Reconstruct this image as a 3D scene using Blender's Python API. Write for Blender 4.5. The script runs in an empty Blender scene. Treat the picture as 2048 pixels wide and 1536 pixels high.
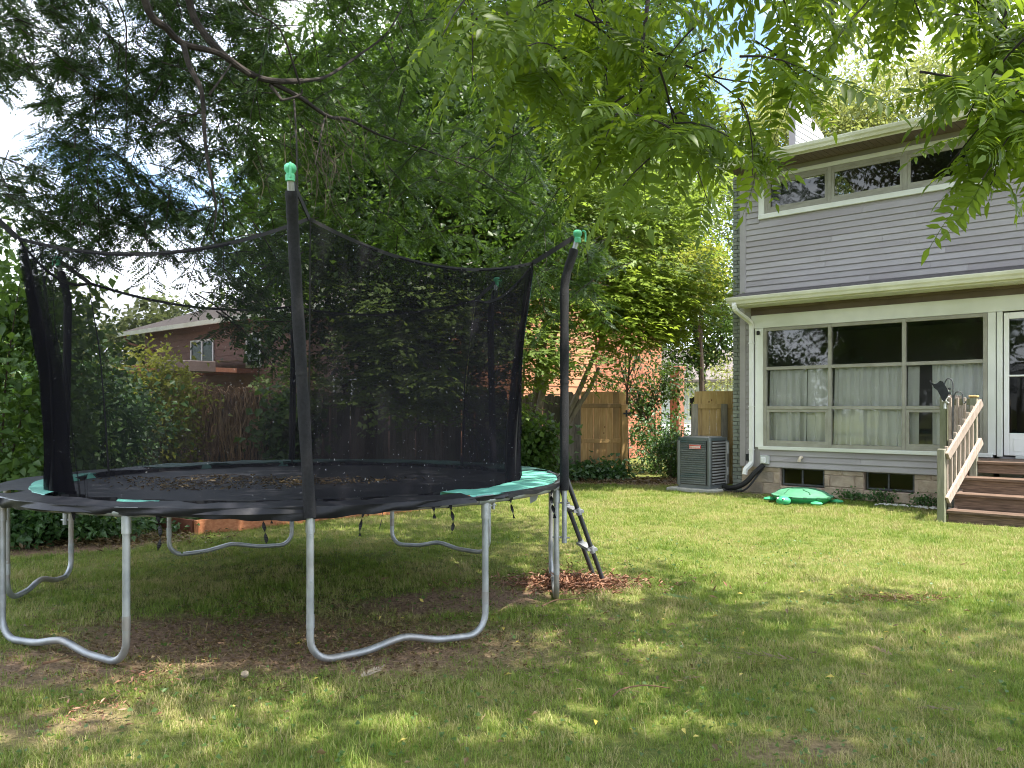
import bpy, math, random
import numpy as np
from mathutils import Vector, Matrix
random.seed(7)
RNG = np.random.default_rng(11)
R = math.radians
sc = bpy.context.scene
COL = sc.collection
EYE = 1.464

# ------------------------------------------------------------------ camera
cam_d = bpy.data.cameras.new('camera')
cam = bpy.data.objects.new('camera', cam_d); COL.objects.link(cam)
cam.location = (0, 0, EYE); cam.rotation_euler = (R(90), 0, 0)
cam_d.sensor_width = 36; cam_d.lens = 36 * 1657 / 2048
cam_d.shift_y = 50 / 2048
cam_d.clip_start = 0.05; cam_d.clip_end = 2000
sc.camera = cam

# ------------------------------------------------------------------ world, sun, exposure
SUN_AZ = Vector((0.78, -0.626)); SUN_EL = R(66)
SUN_DIR = Vector((SUN_AZ.x * math.cos(SUN_EL), SUN_AZ.y * math.cos(SUN_EL), math.sin(SUN_EL))).normalized()
world = bpy.data.worlds.new('World'); sc.world = world; world.use_nodes = True
wn = world.node_tree; wn.nodes.clear()
w_out = wn.nodes.new('ShaderNodeOutputWorld'); w_bg = wn.nodes.new('ShaderNodeBackground')
w_sky = wn.nodes.new('ShaderNodeTexSky'); w_sky.sky_type = 'NISHITA'; w_sky.sun_disc = False
w_sky.sun_elevation = SUN_EL; w_sky.sun_rotation = math.atan2(SUN_AZ.x, SUN_AZ.y)
w_sky.air_density = 1.0; w_sky.dust_density = 0.6; w_sky.ozone_density = 1.2
w_tc = wn.nodes.new('ShaderNodeTexCoord'); w_map = wn.nodes.new('ShaderNodeMapping')
w_map.inputs['Scale'].default_value = (1.0, 1.0, 2.2)
w_map.inputs['Location'].default_value = (0.0, 0.2, 0.0)
w_n = wn.nodes.new('ShaderNodeTexNoise'); w_n.inputs['Scale'].default_value = 2.6
w_n.inputs['Detail'].default_value = 6; w_n.inputs['Roughness'].default_value = 0.55
w_r = wn.nodes.new('ShaderNodeValToRGB'); w_r.color_ramp.elements[0].position = 0.40; w_r.color_ramp.elements[1].position = 0.55
w_mx = wn.nodes.new('ShaderNodeMixRGB'); w_mx.inputs['Color2'].default_value = (8.3, 8.7, 9.5, 1)
wn.links.new(w_tc.outputs['Generated'], w_map.inputs['Vector']); wn.links.new(w_map.outputs['Vector'], w_n.inputs['Vector'])
wn.links.new(w_n.outputs['Fac'], w_r.inputs['Fac']); wn.links.new(w_r.outputs['Color'], w_mx.inputs['Fac'])
wn.links.new(w_sky.outputs['Color'], w_mx.inputs['Color1']); wn.links.new(w_mx.outputs['Color'], w_bg.inputs['Color'])
w_bg.inputs['Strength'].default_value = 0.15
wn.links.new(w_bg.outputs['Background'], w_out.inputs['Surface'])

sun_d = bpy.data.lights.new('sun', 'SUN'); sun_d.energy = 5.0; sun_d.angle = R(0.55); sun_d.color = (1.0, 0.94, 0.84)
sun = bpy.data.objects.new('sun', sun_d); COL.objects.link(sun)
sun.rotation_euler = SUN_DIR.to_track_quat('Z', 'Y').to_euler(); sun.location = (10, -6, 20)

vs = sc.view_settings
vs.view_transform = 'Standard'; vs.look = 'None'; vs.gamma = 1.0; vs.use_curve_mapping = False
vs.exposure = 1.55
sc.render.engine = 'CYCLES'
cy = sc.cycles
cy.max_bounces = 7; cy.diffuse_bounces = 4; cy.glossy_bounces = 3; cy.transmission_bounces = 5; cy.transparent_max_bounces = 24
cy.use_denoising = True; cy.use_adaptive_sampling = True; cy.adaptive_threshold = 0.008
cy.sample_clamp_indirect = 6.0; cy.filter_width = 1.05
try:
    cy.denoiser = 'OPENIMAGEDENOISE'; cy.denoising_input_passes = 'RGB_ALBEDO_NORMAL'
except Exception:
    pass

# ------------------------------------------------------------------ materials
MATS = {}
def _new(name):
    m = bpy.data.materials.new(name); m.use_nodes = True
    nt = m.node_tree; nt.nodes.clear()
    return m, nt, nt.nodes.new('ShaderNodeOutputMaterial')

def pm(name, c1, c2=None, scale=6.0, stretch=(1, 1, 1), rough=0.7, bump=0.0, bscale=None, metal=0.0, c3=None, spec=0.4,
       rnd=0.0, coords='Object', rough2=None, detail=5.0, lo=0.35, hi=0.65):
    """principled surface whose colour wanders between c1, c2 (and patches of c3), with an offset per object"""
    m, nt, out = _new(name); N = nt.nodes.new; L = nt.links.new
    b = N('ShaderNodeBsdfPrincipled'); L(b.outputs[0], out.inputs[0])
    b.inputs['Roughness'].default_value = rough; b.inputs['Metallic'].default_value = metal
    b.inputs['Specular IOR Level'].default_value = spec
    tc = N('ShaderNodeTexCoord'); oi = N('ShaderNodeObjectInfo')
    mul = N('ShaderNodeVectorMath'); mul.operation = 'SCALE'; mul.inputs[0].default_value = (37.1, 17.3, 53.7)
    L(oi.outputs['Random'], mul.inputs['Scale'])
    add = N('ShaderNodeVectorMath'); L(tc.outputs[coords], add.inputs[0]); L(mul.outputs[0], add.inputs[1])
    mp = N('ShaderNodeMapping'); mp.inputs['Scale'].default_value = stretch; L(add.outputs[0], mp.inputs['Vector'])
    n = N('ShaderNodeTexNoise'); n.inputs['Scale'].default_value = scale; n.inputs['Detail'].default_value = detail
    L(mp.outputs[0], n.inputs['Vector'])
    c2 = c2 or c1
    rp = N('ShaderNodeValToRGB'); rp.color_ramp.elements[0].position = lo; rp.color_ramp.elements[1].position = hi
    rp.color_ramp.elements[0].color = (*c1, 1); rp.color_ramp.elements[1].color = (*c2, 1)
    L(n.outputs['Fac'], rp.inputs['Fac']); col = rp.outputs['Color']
    if c3:
        n3 = N('ShaderNodeTexNoise'); n3.inputs['Scale'].default_value = scale * 0.23; n3.inputs['Detail'].default_value = 4
        L(add.outputs[0], n3.inputs['Vector'])
        r3 = N('ShaderNodeValToRGB'); r3.color_ramp.elements[0].position = 0.5; r3.color_ramp.elements[1].position = 0.68
        L(n3.outputs['Fac'], r3.inputs['Fac'])
        mx = N('ShaderNodeMixRGB'); mx.inputs['Color2'].default_value = (*c3, 1)
        L(r3.outputs['Color'], mx.inputs['Fac']); L(col, mx.inputs['Color1']); col = mx.outputs['Color']
    if rnd:
        hs = N('ShaderNodeHueSaturation'); mr = N('ShaderNodeMapRange')
        mr.inputs['To Min'].default_value = 1 - rnd; mr.inputs['To Max'].default_value = 1 + rnd
        L(oi.outputs['Random'], mr.inputs['Value']); L(mr.outputs[0], hs.inputs['Value']); L(col, hs.inputs['Color']); col = hs.outputs['Color']
    L(col, b.inputs['Base Color'])
    if rough2 is not None:
        mr2 = N('ShaderNodeMapRange'); mr2.inputs['To Min'].default_value = rough; mr2.inputs['To Max'].default_value = rough2
        L(n.outputs['Fac'], mr2.inputs['Value']); L(mr2.outputs[0], b.inputs['Roughness'])
    if bump:
        bn = N('ShaderNodeTexNoise'); bn.inputs['Scale'].default_value = bscale or scale * 3; bn.inputs['Detail'].default_value = 4
        L(mp.outputs[0], bn.inputs['Vector'])
        bp = N('ShaderNodeBump'); bp.inputs['Strength'].default_value = bump; bp.inputs['Distance'].default_value = 0.02
        L(bn.outputs['Fac'], bp.inputs['Height']); L(bp.outputs[0], b.inputs['Normal'])
    MATS[name] = m
    return m

def leaf_mat(name, c1, c2, trans, c3=None, tfac=0.42, gloss=0.35, rough=0.45, scale=0.8, perobj=False):
    """leaf: reflects c1..c2 leaf by leaf, lets light through tinted trans"""
    m, nt, out = _new(name); N = nt.nodes.new; L = nt.links.new
    ge = N('ShaderNodeNewGeometry'); oi = N('ShaderNodeObjectInfo')
    r = N('ShaderNodeValToRGB'); r.color_ramp.elements[0].color = (*c1, 1); r.color_ramp.elements[1].color = (*c2, 1)
    r.color_ramp.elements[0].position = 0.1; r.color_ramp.elements[1].position = 0.9
    if c3:
        e = r.color_ramp.elements.new(0.965); e.color = (*c3, 1); r.color_ramp.elements[1].position = 0.93
    n = N('ShaderNodeTexNoise'); n.inputs['Scale'].default_value = scale; n.inputs['Detail'].default_value = 3
    L(ge.outputs['Position'], n.inputs['Vector'])
    ad = N('ShaderNodeMath'); ad.operation = 'MULTIPLY_ADD'; ad.inputs[1].default_value = 0.9
    L(n.outputs['Fac'], ad.inputs[0])
    ra = N('ShaderNodeMath'); ra.operation = 'MULTIPLY_ADD'; ra.inputs[1].default_value = 0.6; ra.inputs[2].default_value = -0.25
    L((oi if perobj else ge).outputs['Random' if perobj else 'Random Per Island'], ra.inputs[0]); L(ra.outputs[0], ad.inputs[2])
    L(ad.outputs[0], r.inputs['Fac'])
    b = N('ShaderNodeBsdfPrincipled'); b.inputs['Roughness'].default_value = rough; b.inputs['Specular IOR Level'].default_value = gloss
    L(r.outputs['Color'], b.inputs['Base Color'])
    t = N('ShaderNodeBsdfTranslucent'); mt = N('ShaderNodeMixRGB'); mt.blend_type = 'MULTIPLY'; mt.inputs['Fac'].default_value = 0.0
    hs = N('ShaderNodeMixRGB'); hs.inputs['Fac'].default_value = 0.75; hs.inputs['Color2'].default_value = (*trans, 1)
    L(r.outputs['Color'], hs.inputs['Color1']); L(hs.outputs['Color'], t.inputs['Color'])
    mx = N('ShaderNodeMixShader'); mx.inputs['Fac'].default_value = tfac
    L(b.outputs[0], mx.inputs[1]); L(t.outputs[0], mx.inputs[2]); L(mx.outputs[0], out.inputs[0])
    nt.nodes.remove(mt)
    MATS[name] = m
    return m

M = MATS
pm('siding', (0.312, 0.291, 0.300), (0.352, 0.331, 0.340), 1.5, (1, 1, 3), rough=0.5, bump=0.05, bscale=60, rnd=0.05, c3=(0.275, 0.252, 0.262))
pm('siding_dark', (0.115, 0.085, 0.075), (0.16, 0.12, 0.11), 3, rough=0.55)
pm('white_trim', (0.66, 0.67, 0.64), (0.74, 0.75, 0.71), 3, rough=0.45, rnd=0.02, c3=(0.60, 0.62, 0.55))
pm('gutter', (0.60, 0.60, 0.50), (0.68, 0.68, 0.58), 4, rough=0.4, c3=(0.50, 0.50, 0.38))
pm('downspout', (0.72, 0.72, 0.71), (0.78, 0.78, 0.77), 3, rough=0.35)
pm('sash', (0.25, 0.24, 0.20), (0.32, 0.31, 0.26), 5, rough=0.5)
pm('curtain', (0.84, 0.85, 0.85), (0.88, 0.89, 0.89), 4, rough=0.85)
pm('interior', (0.22, 0.21, 0.19), (0.26, 0.25, 0.23), 1, rough=0.9)
pm('shingle', (0.06, 0.055, 0.055), (0.11, 0.10, 0.10), 18, rough=0.9, bump=0.4)
pm('foundation', (0.33, 0.255, 0.185), (0.46, 0.375, 0.285), 7, rough=0.9, bump=0.6, bscale=30, c3=(0.25, 0.21, 0.17), rnd=0.08)
pm('painted_brick', (0.17, 0.19, 0.165), (0.235, 0.255, 0.225), 9, rough=0.75, bump=0.3, rnd=0.10)
pm('mortar_dark', (0.11, 0.12, 0.11), (0.15, 0.16, 0.15), 9, rough=0.9)
pm('deck_wood', (0.072, 0.044, 0.030), (0.175, 0.112, 0.078), 5, (1, 14, 14), rough=0.65, bump=0.4, bscale=20, rnd=0.2, c3=(0.16, 0.115, 0.09))
pm('weathered', (0.20, 0.18, 0.15), (0.30, 0.27, 0.22), 5, (8, 8, 1), rough=0.8, bump=0.4, bscale=14, rnd=0.15, c3=(0.17, 0.18, 0.11))
pm('post_grey', (0.17, 0.165, 0.125), (0.26, 0.25, 0.19), 5, (8, 8, 1), rough=0.8, bump=0.4, bscale=14, c3=(0.17, 0.185, 0.11))
pm('rail_pale', (0.27, 0.215, 0.175), (0.40, 0.33, 0.28), 6, (7, 7, 1.5), rough=0.75, bump=0.3, rnd=0.12, c3=(0.33, 0.27, 0.22))
pm('new_wood', (0.46, 0.30, 0.115), (0.58, 0.405, 0.18), 3, (9, 9, 1), rough=0.65, bump=0.15, rnd=0.12, c3=(0.36, 0.22, 0.085))
pm('gate_wood', (0.42, 0.25, 0.095), (0.54, 0.35, 0.15), 3, (9, 9, 1), rough=0.65, bump=0.15, rnd=0.14, c3=(0.23, 0.15, 0.07))
pm('old_picket', (0.13, 0.112, 0.09), (0.24, 0.205, 0.165), 4, (9, 9, 1), rough=0.85, bump=0.4, rnd=0.25, c3=(0.09, 0.10, 0.06))
pm('knot', (0.16, 0.075, 0.025), rough=0.7)
pm('red_plank', (0.36, 0.13, 0.055), (0.47, 0.20, 0.095), 5, (1, 6, 8), rough=0.7, bump=0.2)
pm('red_plank_dark', (0.13, 0.045, 0.025), (0.19, 0.07, 0.04), 5, rough=0.8, bump=0.3)
pm('orange_board', (0.43, 0.19, 0.10), (0.51, 0.245, 0.14), 2, (1, 1, 4), rough=0.65, rnd=0.05)
pm('brown_board', (0.155, 0.083, 0.063), (0.195, 0.105, 0.08), 2, (1, 1, 4), rough=0.7, rnd=0.06)
pm('brick', (0.36, 0.135, 0.075), (0.48, 0.215, 0.125), 5, rough=0.85, bump=0.3, c3=(0.30, 0.11, 0.07))
pm('mortar', (0.40, 0.31, 0.25), (0.47, 0.37, 0.30), 9, rough=0.9)
pm('galvanised', (0.30, 0.32, 0.335), (0.42, 0.44, 0.45), 10, (1, 1, 1), rough=0.42, metal=0.7, c3=(0.31, 0.28, 0.25), bump=0.05, rough2=0.6)
pm('foam', (0.009, 0.009, 0.011), (0.016, 0.016, 0.019), 60, rough=0.75, bump=0.5, bscale=260, spec=0.35)
pm('black_web', (0.006, 0.006, 0.007), (0.01, 0.01, 0.012), 20, rough=0.7)
pm('tramp_mat', (0.009, 0.0095, 0.013), (0.015, 0.016, 0.022), 5, rough=0.6, spec=0.4, c3=(0.022, 0.022, 0.028), bump=0.1, bscale=300)
pm('pad_black', (0.007, 0.007, 0.010), (0.013, 0.013, 0.018), 4, rough=0.5, spec=0.35, bump=0.3, bscale=9)
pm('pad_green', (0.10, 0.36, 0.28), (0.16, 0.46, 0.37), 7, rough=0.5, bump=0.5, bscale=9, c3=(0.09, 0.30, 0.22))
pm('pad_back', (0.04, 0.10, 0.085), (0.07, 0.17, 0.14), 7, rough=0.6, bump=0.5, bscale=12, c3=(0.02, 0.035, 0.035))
pm('cap_green', (0.08, 0.42, 0.22), (0.13, 0.52, 0.30), 9, rough=0.45)
pm('ladder_paint', (0.024, 0.026, 0.03), (0.035, 0.037, 0.042), 9, rough=0.45)
pm('ladder_step', (0.20, 0.21, 0.22), (0.27, 0.28, 0.29), 9, rough=0.5)
pm('ac_metal', (0.12, 0.135, 0.14), (0.17, 0.185, 0.19), 3, (1, 1, .4), rough=0.35, metal=0.35, c3=(0.06, 0.105, 0.115))
pm('ac_coil', (0.05, 0.042, 0.036), (0.10, 0.08, 0.065), 14, (1, 1, 6), rough=0.5, metal=0.4)
pm('ac_slat', (0.30, 0.30, 0.30), (0.38, 0.375, 0.37), 6, rough=0.4, metal=0.35)
pm('red_badge', (0.55, 0.035, 0.03), rough=0.35)
pm('badge_text', (0.75, 0.72, 0.70), rough=0.5)
pm('label_white', (0.75, 0.76, 0.77), (0.68, 0.69, 0.7), 30, rough=0.6)
pm('concrete', (0.34, 0.33, 0.30), (0.43, 0.42, 0.38), 9, rough=0.9, bump=0.4)
pm('hose_black', (0.012, 0.012, 0.013), rough=0.6)
pm('turtle_lid', (0.05, 0.19, 0.10), (0.07, 0.235, 0.13), 7, rough=0.62, c3=(0.10, 0.26, 0.17))
pm('turtle_body', (0.03, 0.34, 0.13), (0.045, 0.39, 0.17), 7, rough=0.6, c3=(0.06, 0.30, 0.15))
pm('turtle_ridge', (0.022, 0.10, 0.05), (0.03, 0.12, 0.06), 7, rough=0.65)
pm('eye_white', (0.75, 0.75, 0.75), rough=0.4)
pm('eye_black', (0.02, 0.03, 0.05), rough=0.3)
pm('cream_pvc', (0.62, 0.52, 0.40), (0.66, 0.57, 0.45), 9, rough=0.5)
pm('vent_grey', (0.42, 0.44, 0.43), (0.5, 0.52, 0.5), 9, rough=0.5)
pm('iron', (0.016, 0.018, 0.022), (0.028, 0.03, 0.036), 20, rough=0.55, metal=0.3)
pm('iron_grey', (0.06, 0.065, 0.07), (0.10, 0.105, 0.11), 20, rough=0.5, metal=0.4)
pm('bark', (0.055, 0.042, 0.032), (0.12, 0.095, 0.072), 14, (2.2, 2.2, .6), rough=0.95, bump=0.8, bscale=24)
pm('bark_pale', (0.15, 0.125, 0.09), (0.25, 0.215, 0.16), 9, (2, 2, .6), rough=0.9, bump=0.5, bscale=20)
pm('bark_dark', (0.018, 0.014, 0.012), (0.038, 0.03, 0.026), 16, rough=0.95, bump=0.5)
pm('twig', (0.10, 0.055, 0.03), (0.17, 0.10, 0.055), 20, rough=0.9)
pm('twig_pale', (0.22, 0.18, 0.13), (0.30, 0.25, 0.18), 20, rough=0.9)
pm('dry_vine', (0.32, 0.20, 0.12), (0.52, 0.35, 0.22), 4, rough=0.95)
pm('stone', (0.42, 0.41, 0.39), (0.62, 0.61, 0.58), 20, rough=0.85, bump=0.3)
pm('neigh_white', (0.62, 0.63, 0.70), (0.68, 0.69, 0.76), 2, rough=0.7)
pm('neigh_roof', (0.10, 0.085, 0.08), (0.15, 0.13, 0.12), 6, (1, 1, 8), rough=0.9, bump=0.3)
pm('porch_brown', (0.24, 0.10, 0.06), (0.30, 0.13, 0.08), 4, (6, 6, 1), rough=0.7)
pm('polycarb', (0.62, 0.50, 0.46), (0.70, 0.58, 0.54), 5, rough=0.5)
leaf_mat('leaf_walnut', (0.050, 0.092, 0.010), (0.095, 0.152, 0.018), (0.32, 0.45, 0.03), tfac=0.5, scale=1.1, gloss=0.3)
leaf_mat('leaf_walnut_obj', (0.050, 0.092, 0.010), (0.095, 0.152, 0.018), (0.32, 0.45, 0.03), tfac=0.5, scale=1.1, gloss=0.3)
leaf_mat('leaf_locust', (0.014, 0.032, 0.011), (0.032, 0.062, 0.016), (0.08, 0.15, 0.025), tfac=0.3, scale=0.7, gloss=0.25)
leaf_mat('leaf_locust_lit', (0.019, 0.044, 0.011), (0.047, 0.09, 0.019), (0.11, 0.20, 0.022), tfac=0.42, scale=0.6, gloss=0.25)  # lit copy of the locust leaf: light on the centre boughs put into its colour
leaf_mat('leaf_maple', (0.08, 0.125, 0.03), (0.15, 0.21, 0.06), (0.34, 0.47, 0.055), c3=(0.16, 0.15, 0.03), tfac=0.46, scale=0.7, gloss=0.45)
leaf_mat('leaf_dark', (0.014, 0.035, 0.010), (0.05, 0.085, 0.022), (0.12, 0.22, 0.02), tfac=0.35, scale=0.6, gloss=0.3)
leaf_mat('leaf_bright', (0.11, 0.17, 0.02), (0.20, 0.26, 0.036), (0.40, 0.52, 0.05), tfac=0.42, scale=0.5, gloss=0.3)
leaf_mat('leaf_yellow', (0.16, 0.19, 0.022), (0.27, 0.28, 0.04), (0.42, 0.45, 0.05), tfac=0.4, scale=0.6, gloss=0.3)
leaf_mat('leaf_birch', (0.13, 0.16, 0.05), (0.24, 0.26, 0.085), (0.40, 0.44, 0.10), tfac=0.4, scale=0.5, gloss=0.45)
leaf_mat('leaf_far', (0.09, 0.12, 0.05), (0.17, 0.19, 0.075), (0.28, 0.34, 0.10), tfac=0.4, scale=0.25, c3=(0.24, 0.15, 0.07))
leaf_mat('leaf_hedge', (0.042, 0.09, 0.02), (0.09, 0.16, 0.04), (0.20, 0.33, 0.04), tfac=0.38, scale=0.9, gloss=0.4)
leaf_mat('leaf_ivy', (0.025, 0.075, 0.018), (0.07, 0.14, 0.04), (0.14, 0.28, 0.04), tfac=0.3, scale=1.2, gloss=0.45)
leaf_mat('leaf_dry', (0.10, 0.07, 0.035), (0.17, 0.12, 0.05), (0.2, 0.14, 0.05), tfac=0.2, scale=6)
leaf_mat('leaf_fallen_yellow', (0.45, 0.33, 0.05), (0.6, 0.5, 0.14), (0.6, 0.5, 0.1), tfac=0.2, scale=6)
leaf_mat('mulch_bits', (0.17, 0.075, 0.042), (0.31, 0.165, 0.10), (0.2, 0.1, 0.05), tfac=0.05, scale=9)
leaf_mat('straw', (0.22, 0.15, 0.08), (0.34, 0.25, 0.14), (0.4, 0.3, 0.1), tfac=0.15, scale=9)

# grass blade: varies tuft by tuft, part of the tufts are straw-coloured
def grass_mat():
    m, nt, out = _new('grass_blade'); N = nt.nodes.new; L = nt.links.new
    oi = N('ShaderNodeObjectInfo'); ge = N('ShaderNodeNewGeometry')
    n = N('ShaderNodeTexNoise'); n.inputs['Scale'].default_value = 0.9; n.inputs['Detail'].default_value = 5
    L(oi.outputs['Location'], n.inputs['Vector'])
    a = N('ShaderNodeMath'); a.operation = 'MULTIPLY_ADD'; a.inputs[1].default_value = 0.34
    L(oi.outputs['Random'], a.inputs[0]); L(n.outputs['Fac'], a.inputs[2])
    b2 = N('ShaderNodeMath'); b2.operation = 'MULTIPLY_ADD'; b2.inputs[1].default_value = 0.26
    L(ge.outputs['Random Per Island'], b2.inputs[0]); L(a.outputs[0], b2.inputs[2])
    r = N('ShaderNodeValToRGB'); e = r.color_ramp.elements
    e[0].position = 0.40; e[0].color = (0.048, 0.105, 0.015, 1)
    e[1].position = 1.0; e[1].color = (0.42, 0.35, 0.17, 1)
    k = e.new(0.66); k.color = (0.14, 0.225, 0.03, 1)
    k = e.new(0.84); k.color = (0.24, 0.30, 0.055, 1)
    L(b2.outputs[0], r.inputs['Fac'])
    b = N('ShaderNodeBsdfPrincipled'); b.inputs['Roughness'].default_value = 0.5; b.inputs['Specular IOR Level'].default_value = 0.3
    L(r.outputs['Color'], b.inputs['Base Color'])
    t = N('ShaderNodeBsdfTranslucent'); g = N('ShaderNodeMixRGB'); g.inputs['Fac'].default_value = 0.4; g.inputs['Color2'].default_value = (0.25, 0.36, 0.04, 1)
    L(r.outputs['Color'], g.inputs['Color1']); L(g.outputs['Color'], t.inputs['Color'])
    mx = N('ShaderNodeMixShader'); mx.inputs['Fac'].default_value = 0.35
    L(b.outputs[0], mx.inputs[1]); L(t.outputs[0], mx.inputs[2]); L(mx.outputs[0], out.inputs[0])
    M['grass_blade'] = m
grass_mat()

# the bare patch under the trampoline and the worn strip along the fence: same outlines for the soil colour and the blade density
BARE = [(-1.35, 5.2, 1.75, 0.72, -0.12, 0.86), (-2.6, 4.75, 0.9, 0.5, 0.1, 0.7), (-0.45, 6.35, 0.9, 0.45, 0.25, 0.85), (0.45, 6.95, 0.75, 0.42, 0.2, 0.8),
        (2.5, 16.6, 2.6, 0.55, 0.0, 0.9), (-4.6, 8.9, 1.1, 0.5, 0.5, 0.9), (6.3, 10.5, 1.0, 0.22, -0.74, 0.8), (-2.2, 3.9, .5, .3, 0, .55),
        (1.2, 3.55, .35, .2, .3, .55), (4.6, 6.0, .6, .22, .2, .4)]
def bare_amount(x, y):
    v = np.zeros_like(x)
    for cx, cy_, a, b, rot, s in BARE:
        dx = x - cx; dy = y - cy_; c = math.cos(rot); q = math.sin(rot)
        rr = ((dx * c + dy * q) / a) ** 2 + ((-dx * q + dy * c) / b) ** 2
        v = np.maximum(v, s * np.clip(1.35 - rr, 0, 1))
    return v

def ground_mat():
    m, nt, out = _new('lawn_soil'); N = nt.nodes.new; L = nt.links.new
    b = N('ShaderNodeBsdfPrincipled'); L(b.outputs[0], out.inputs[0]); b.inputs['Roughness'].default_value = 0.95
    b.inputs['Specular IOR Level'].default_value = 0.15
    ge = N('ShaderNodeNewGeometry'); at = N('ShaderNodeAttribute'); at.attribute_name = 'bare'
    n1 = N('ShaderNodeTexNoise'); n1.inputs['Scale'].default_value = 1.1; n1.inputs['Detail'].default_value = 7; L(ge.outputs['Position'], n1.inputs['Vector'])
    n2 = N('ShaderNodeTexNoise'); n2.inputs['Scale'].default_value = 38; n2.inputs['Detail'].default_value = 6; L(ge.outputs['Position'], n2.inputs['Vector'])
    g = N('ShaderNodeValToRGB'); e = g.color_ramp.elements
    e[0].position = 0.3; e[0].color = (0.055, 0.08, 0.016, 1); e[1].position = 0.75; e[1].color = (0.19, 0.19, 0.055, 1)
    mixn = N('ShaderNodeMath'); mixn.operation = 'MULTIPLY_ADD'; mixn.inputs[1].default_value = 0.5
    h = N('ShaderNodeMath'); h.operation = 'MULTIPLY'; h.inputs[1].default_value = 0.5
    L(n1.outputs['Fac'], h.inputs[0]); L(n2.outputs['Fac'], mixn.inputs[0]); L(h.outputs[0], mixn.inputs[2]); L(mixn.outputs[0], g.inputs['Fac'])
    s = N('ShaderNodeValToRGB'); e = s.color_ramp.elements
    e[0].position = 0.3; e[0].color = (0.105, 0.066, 0.045, 1); e[1].position = 0.72; e[1].color = (0.28, 0.19, 0.125, 1)
    L(n2.outputs['Fac'], s.inputs['Fac'])
    f = N('ShaderNodeMath'); f.operation = 'MULTIPLY_ADD'; f.inputs[1].default_value = 1.5; L(at.outputs['Fac'], f.inputs[0])
    nn = N('ShaderNodeMath'); nn.operation = 'MULTIPLY_ADD'; nn.inputs[1].default_value = 1.2; nn.inputs[2].default_value = -0.75
    L(n1.outputs['Fac'], nn.inputs[0]); L(nn.outputs[0], f.inputs[2]); f.use_clamp = True
    mx = N('ShaderNodeMixRGB'); L(f.outputs[0], mx.inputs['Fac']); L(g.outputs['Color'], mx.inputs['Color1']); L(s.outputs['Color'], mx.inputs['Color2'])
    L(mx.outputs['Color'], b.inputs['Base Color'])
    bp = N('ShaderNodeBump'); bp.inputs['Strength'].default_value = 0.8; bp.inputs['Distance'].default_value = 0.03
    L(n2.outputs['Fac'], bp.inputs['Height']); L(bp.outputs[0], b.inputs['Normal'])
    M['lawn_soil'] = m
ground_mat()

def net_mat(name, fac):
    m, nt, out = _new(name); N = nt.nodes.new; L = nt.links.new
    ge = N('ShaderNodeNewGeometry')
    n = N('ShaderNodeTexNoise'); n.inputs['Scale'].default_value = 55; n.inputs['Detail'].default_value = 2; L(ge.outputs['Position'], n.inputs['Vector'])
    r = N('ShaderNodeValToRGB'); r.color_ramp.elements[0].position = 0.70; r.color_ramp.elements[1].position = 0.74
    r.color_ramp.elements[0].color = (0.014, 0.0135, 0.017, 1); r.color_ramp.elements[1].color = (0.25, 0.25, 0.26, 1)
    L(n.outputs['Fac'], r.inputs['Fac'])
    d = N('ShaderNodeBsdfDiffuse'); L(r.outputs['Color'], d.inputs['Color'])
    t = N('ShaderNodeBsdfTransparent'); mx = N('ShaderNodeMixShader'); mx.inputs['Fac'].default_value = fac
    L(t.outputs[0], mx.inputs[1]); L(d.outputs[0], mx.inputs[2]); L(mx.outputs[0], out.inputs[0])
    M[name] = m
net_mat('net_mesh', 0.46); net_mat('net_mesh_dense', 0.71)
def glass_mat(name, tint, ior=1.7):
    m, nt, out = _new(name); N = nt.nodes.new; L = nt.links.new
    fr = N('ShaderNodeFresnel'); fr.inputs['IOR'].default_value = ior
    t = N('ShaderNodeBsdfTransparent'); t.inputs['Color'].default_value = (*tint, 1)
    g = N('ShaderNodeBsdfGlossy'); g.inputs['Roughness'].default_value = 0.02; g.inputs['Color'].default_value = (0.95, 0.97, 0.96, 1)
    ge = N('ShaderNodeNewGeometry')
    n = N('ShaderNodeTexNoise'); n.inputs['Scale'].default_value = 1.3; L(ge.outputs['Position'], n.inputs['Vector'])
    bp = N('ShaderNodeBump'); bp.inputs['Strength'].default_value = 0.06; bp.inputs['Distance'].default_value = 0.05
    L(n.outputs['Fac'], bp.inputs['Height']); L(bp.outputs[0], g.inputs['Normal'])
    mx = N('ShaderNodeMixShader'); L(fr.outputs[0], mx.inputs['Fac']); L(t.outputs[0], mx.inputs[1]); L(g.outputs[0], mx.inputs[2])
    L(mx.outputs[0], out.inputs[0]); M[name] = m
glass_mat('glass', (0.95, 0.965, 0.96))
glass_mat('glass_dark', (0.35, 0.37, 0.36), 1.6); glass_mat('glass_cellar', (0.3, 0.32, 0.31), 1.3)

# ------------------------------------------------------------------ object helpers
def tag(o, label=None, cat=None, group=None, kind=None):
    if label: o['label'] = label
    if cat: o['category'] = cat
    if group: o['group'] = group
    if kind: o['kind'] = kind
    return o
def empty(name, loc=(0, 0, 0), rz=0.0, label=None, cat=None, group=None):
    o = bpy.data.objects.new(name, None); COL.objects.link(o)
    o.location = loc; o.rotation_euler = (0, 0, rz); o.empty_display_size = 0.2
    return tag(o, label, cat, group)
def link(name, me, parent=None, loc=None, rot=None):
    o = bpy.data.objects.new(name, me); COL.objects.link(o)
    if parent: o.parent = parent
    if loc is not None: o.location = loc
    if rot is not None: o.rotation_euler = rot
    return o

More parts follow.
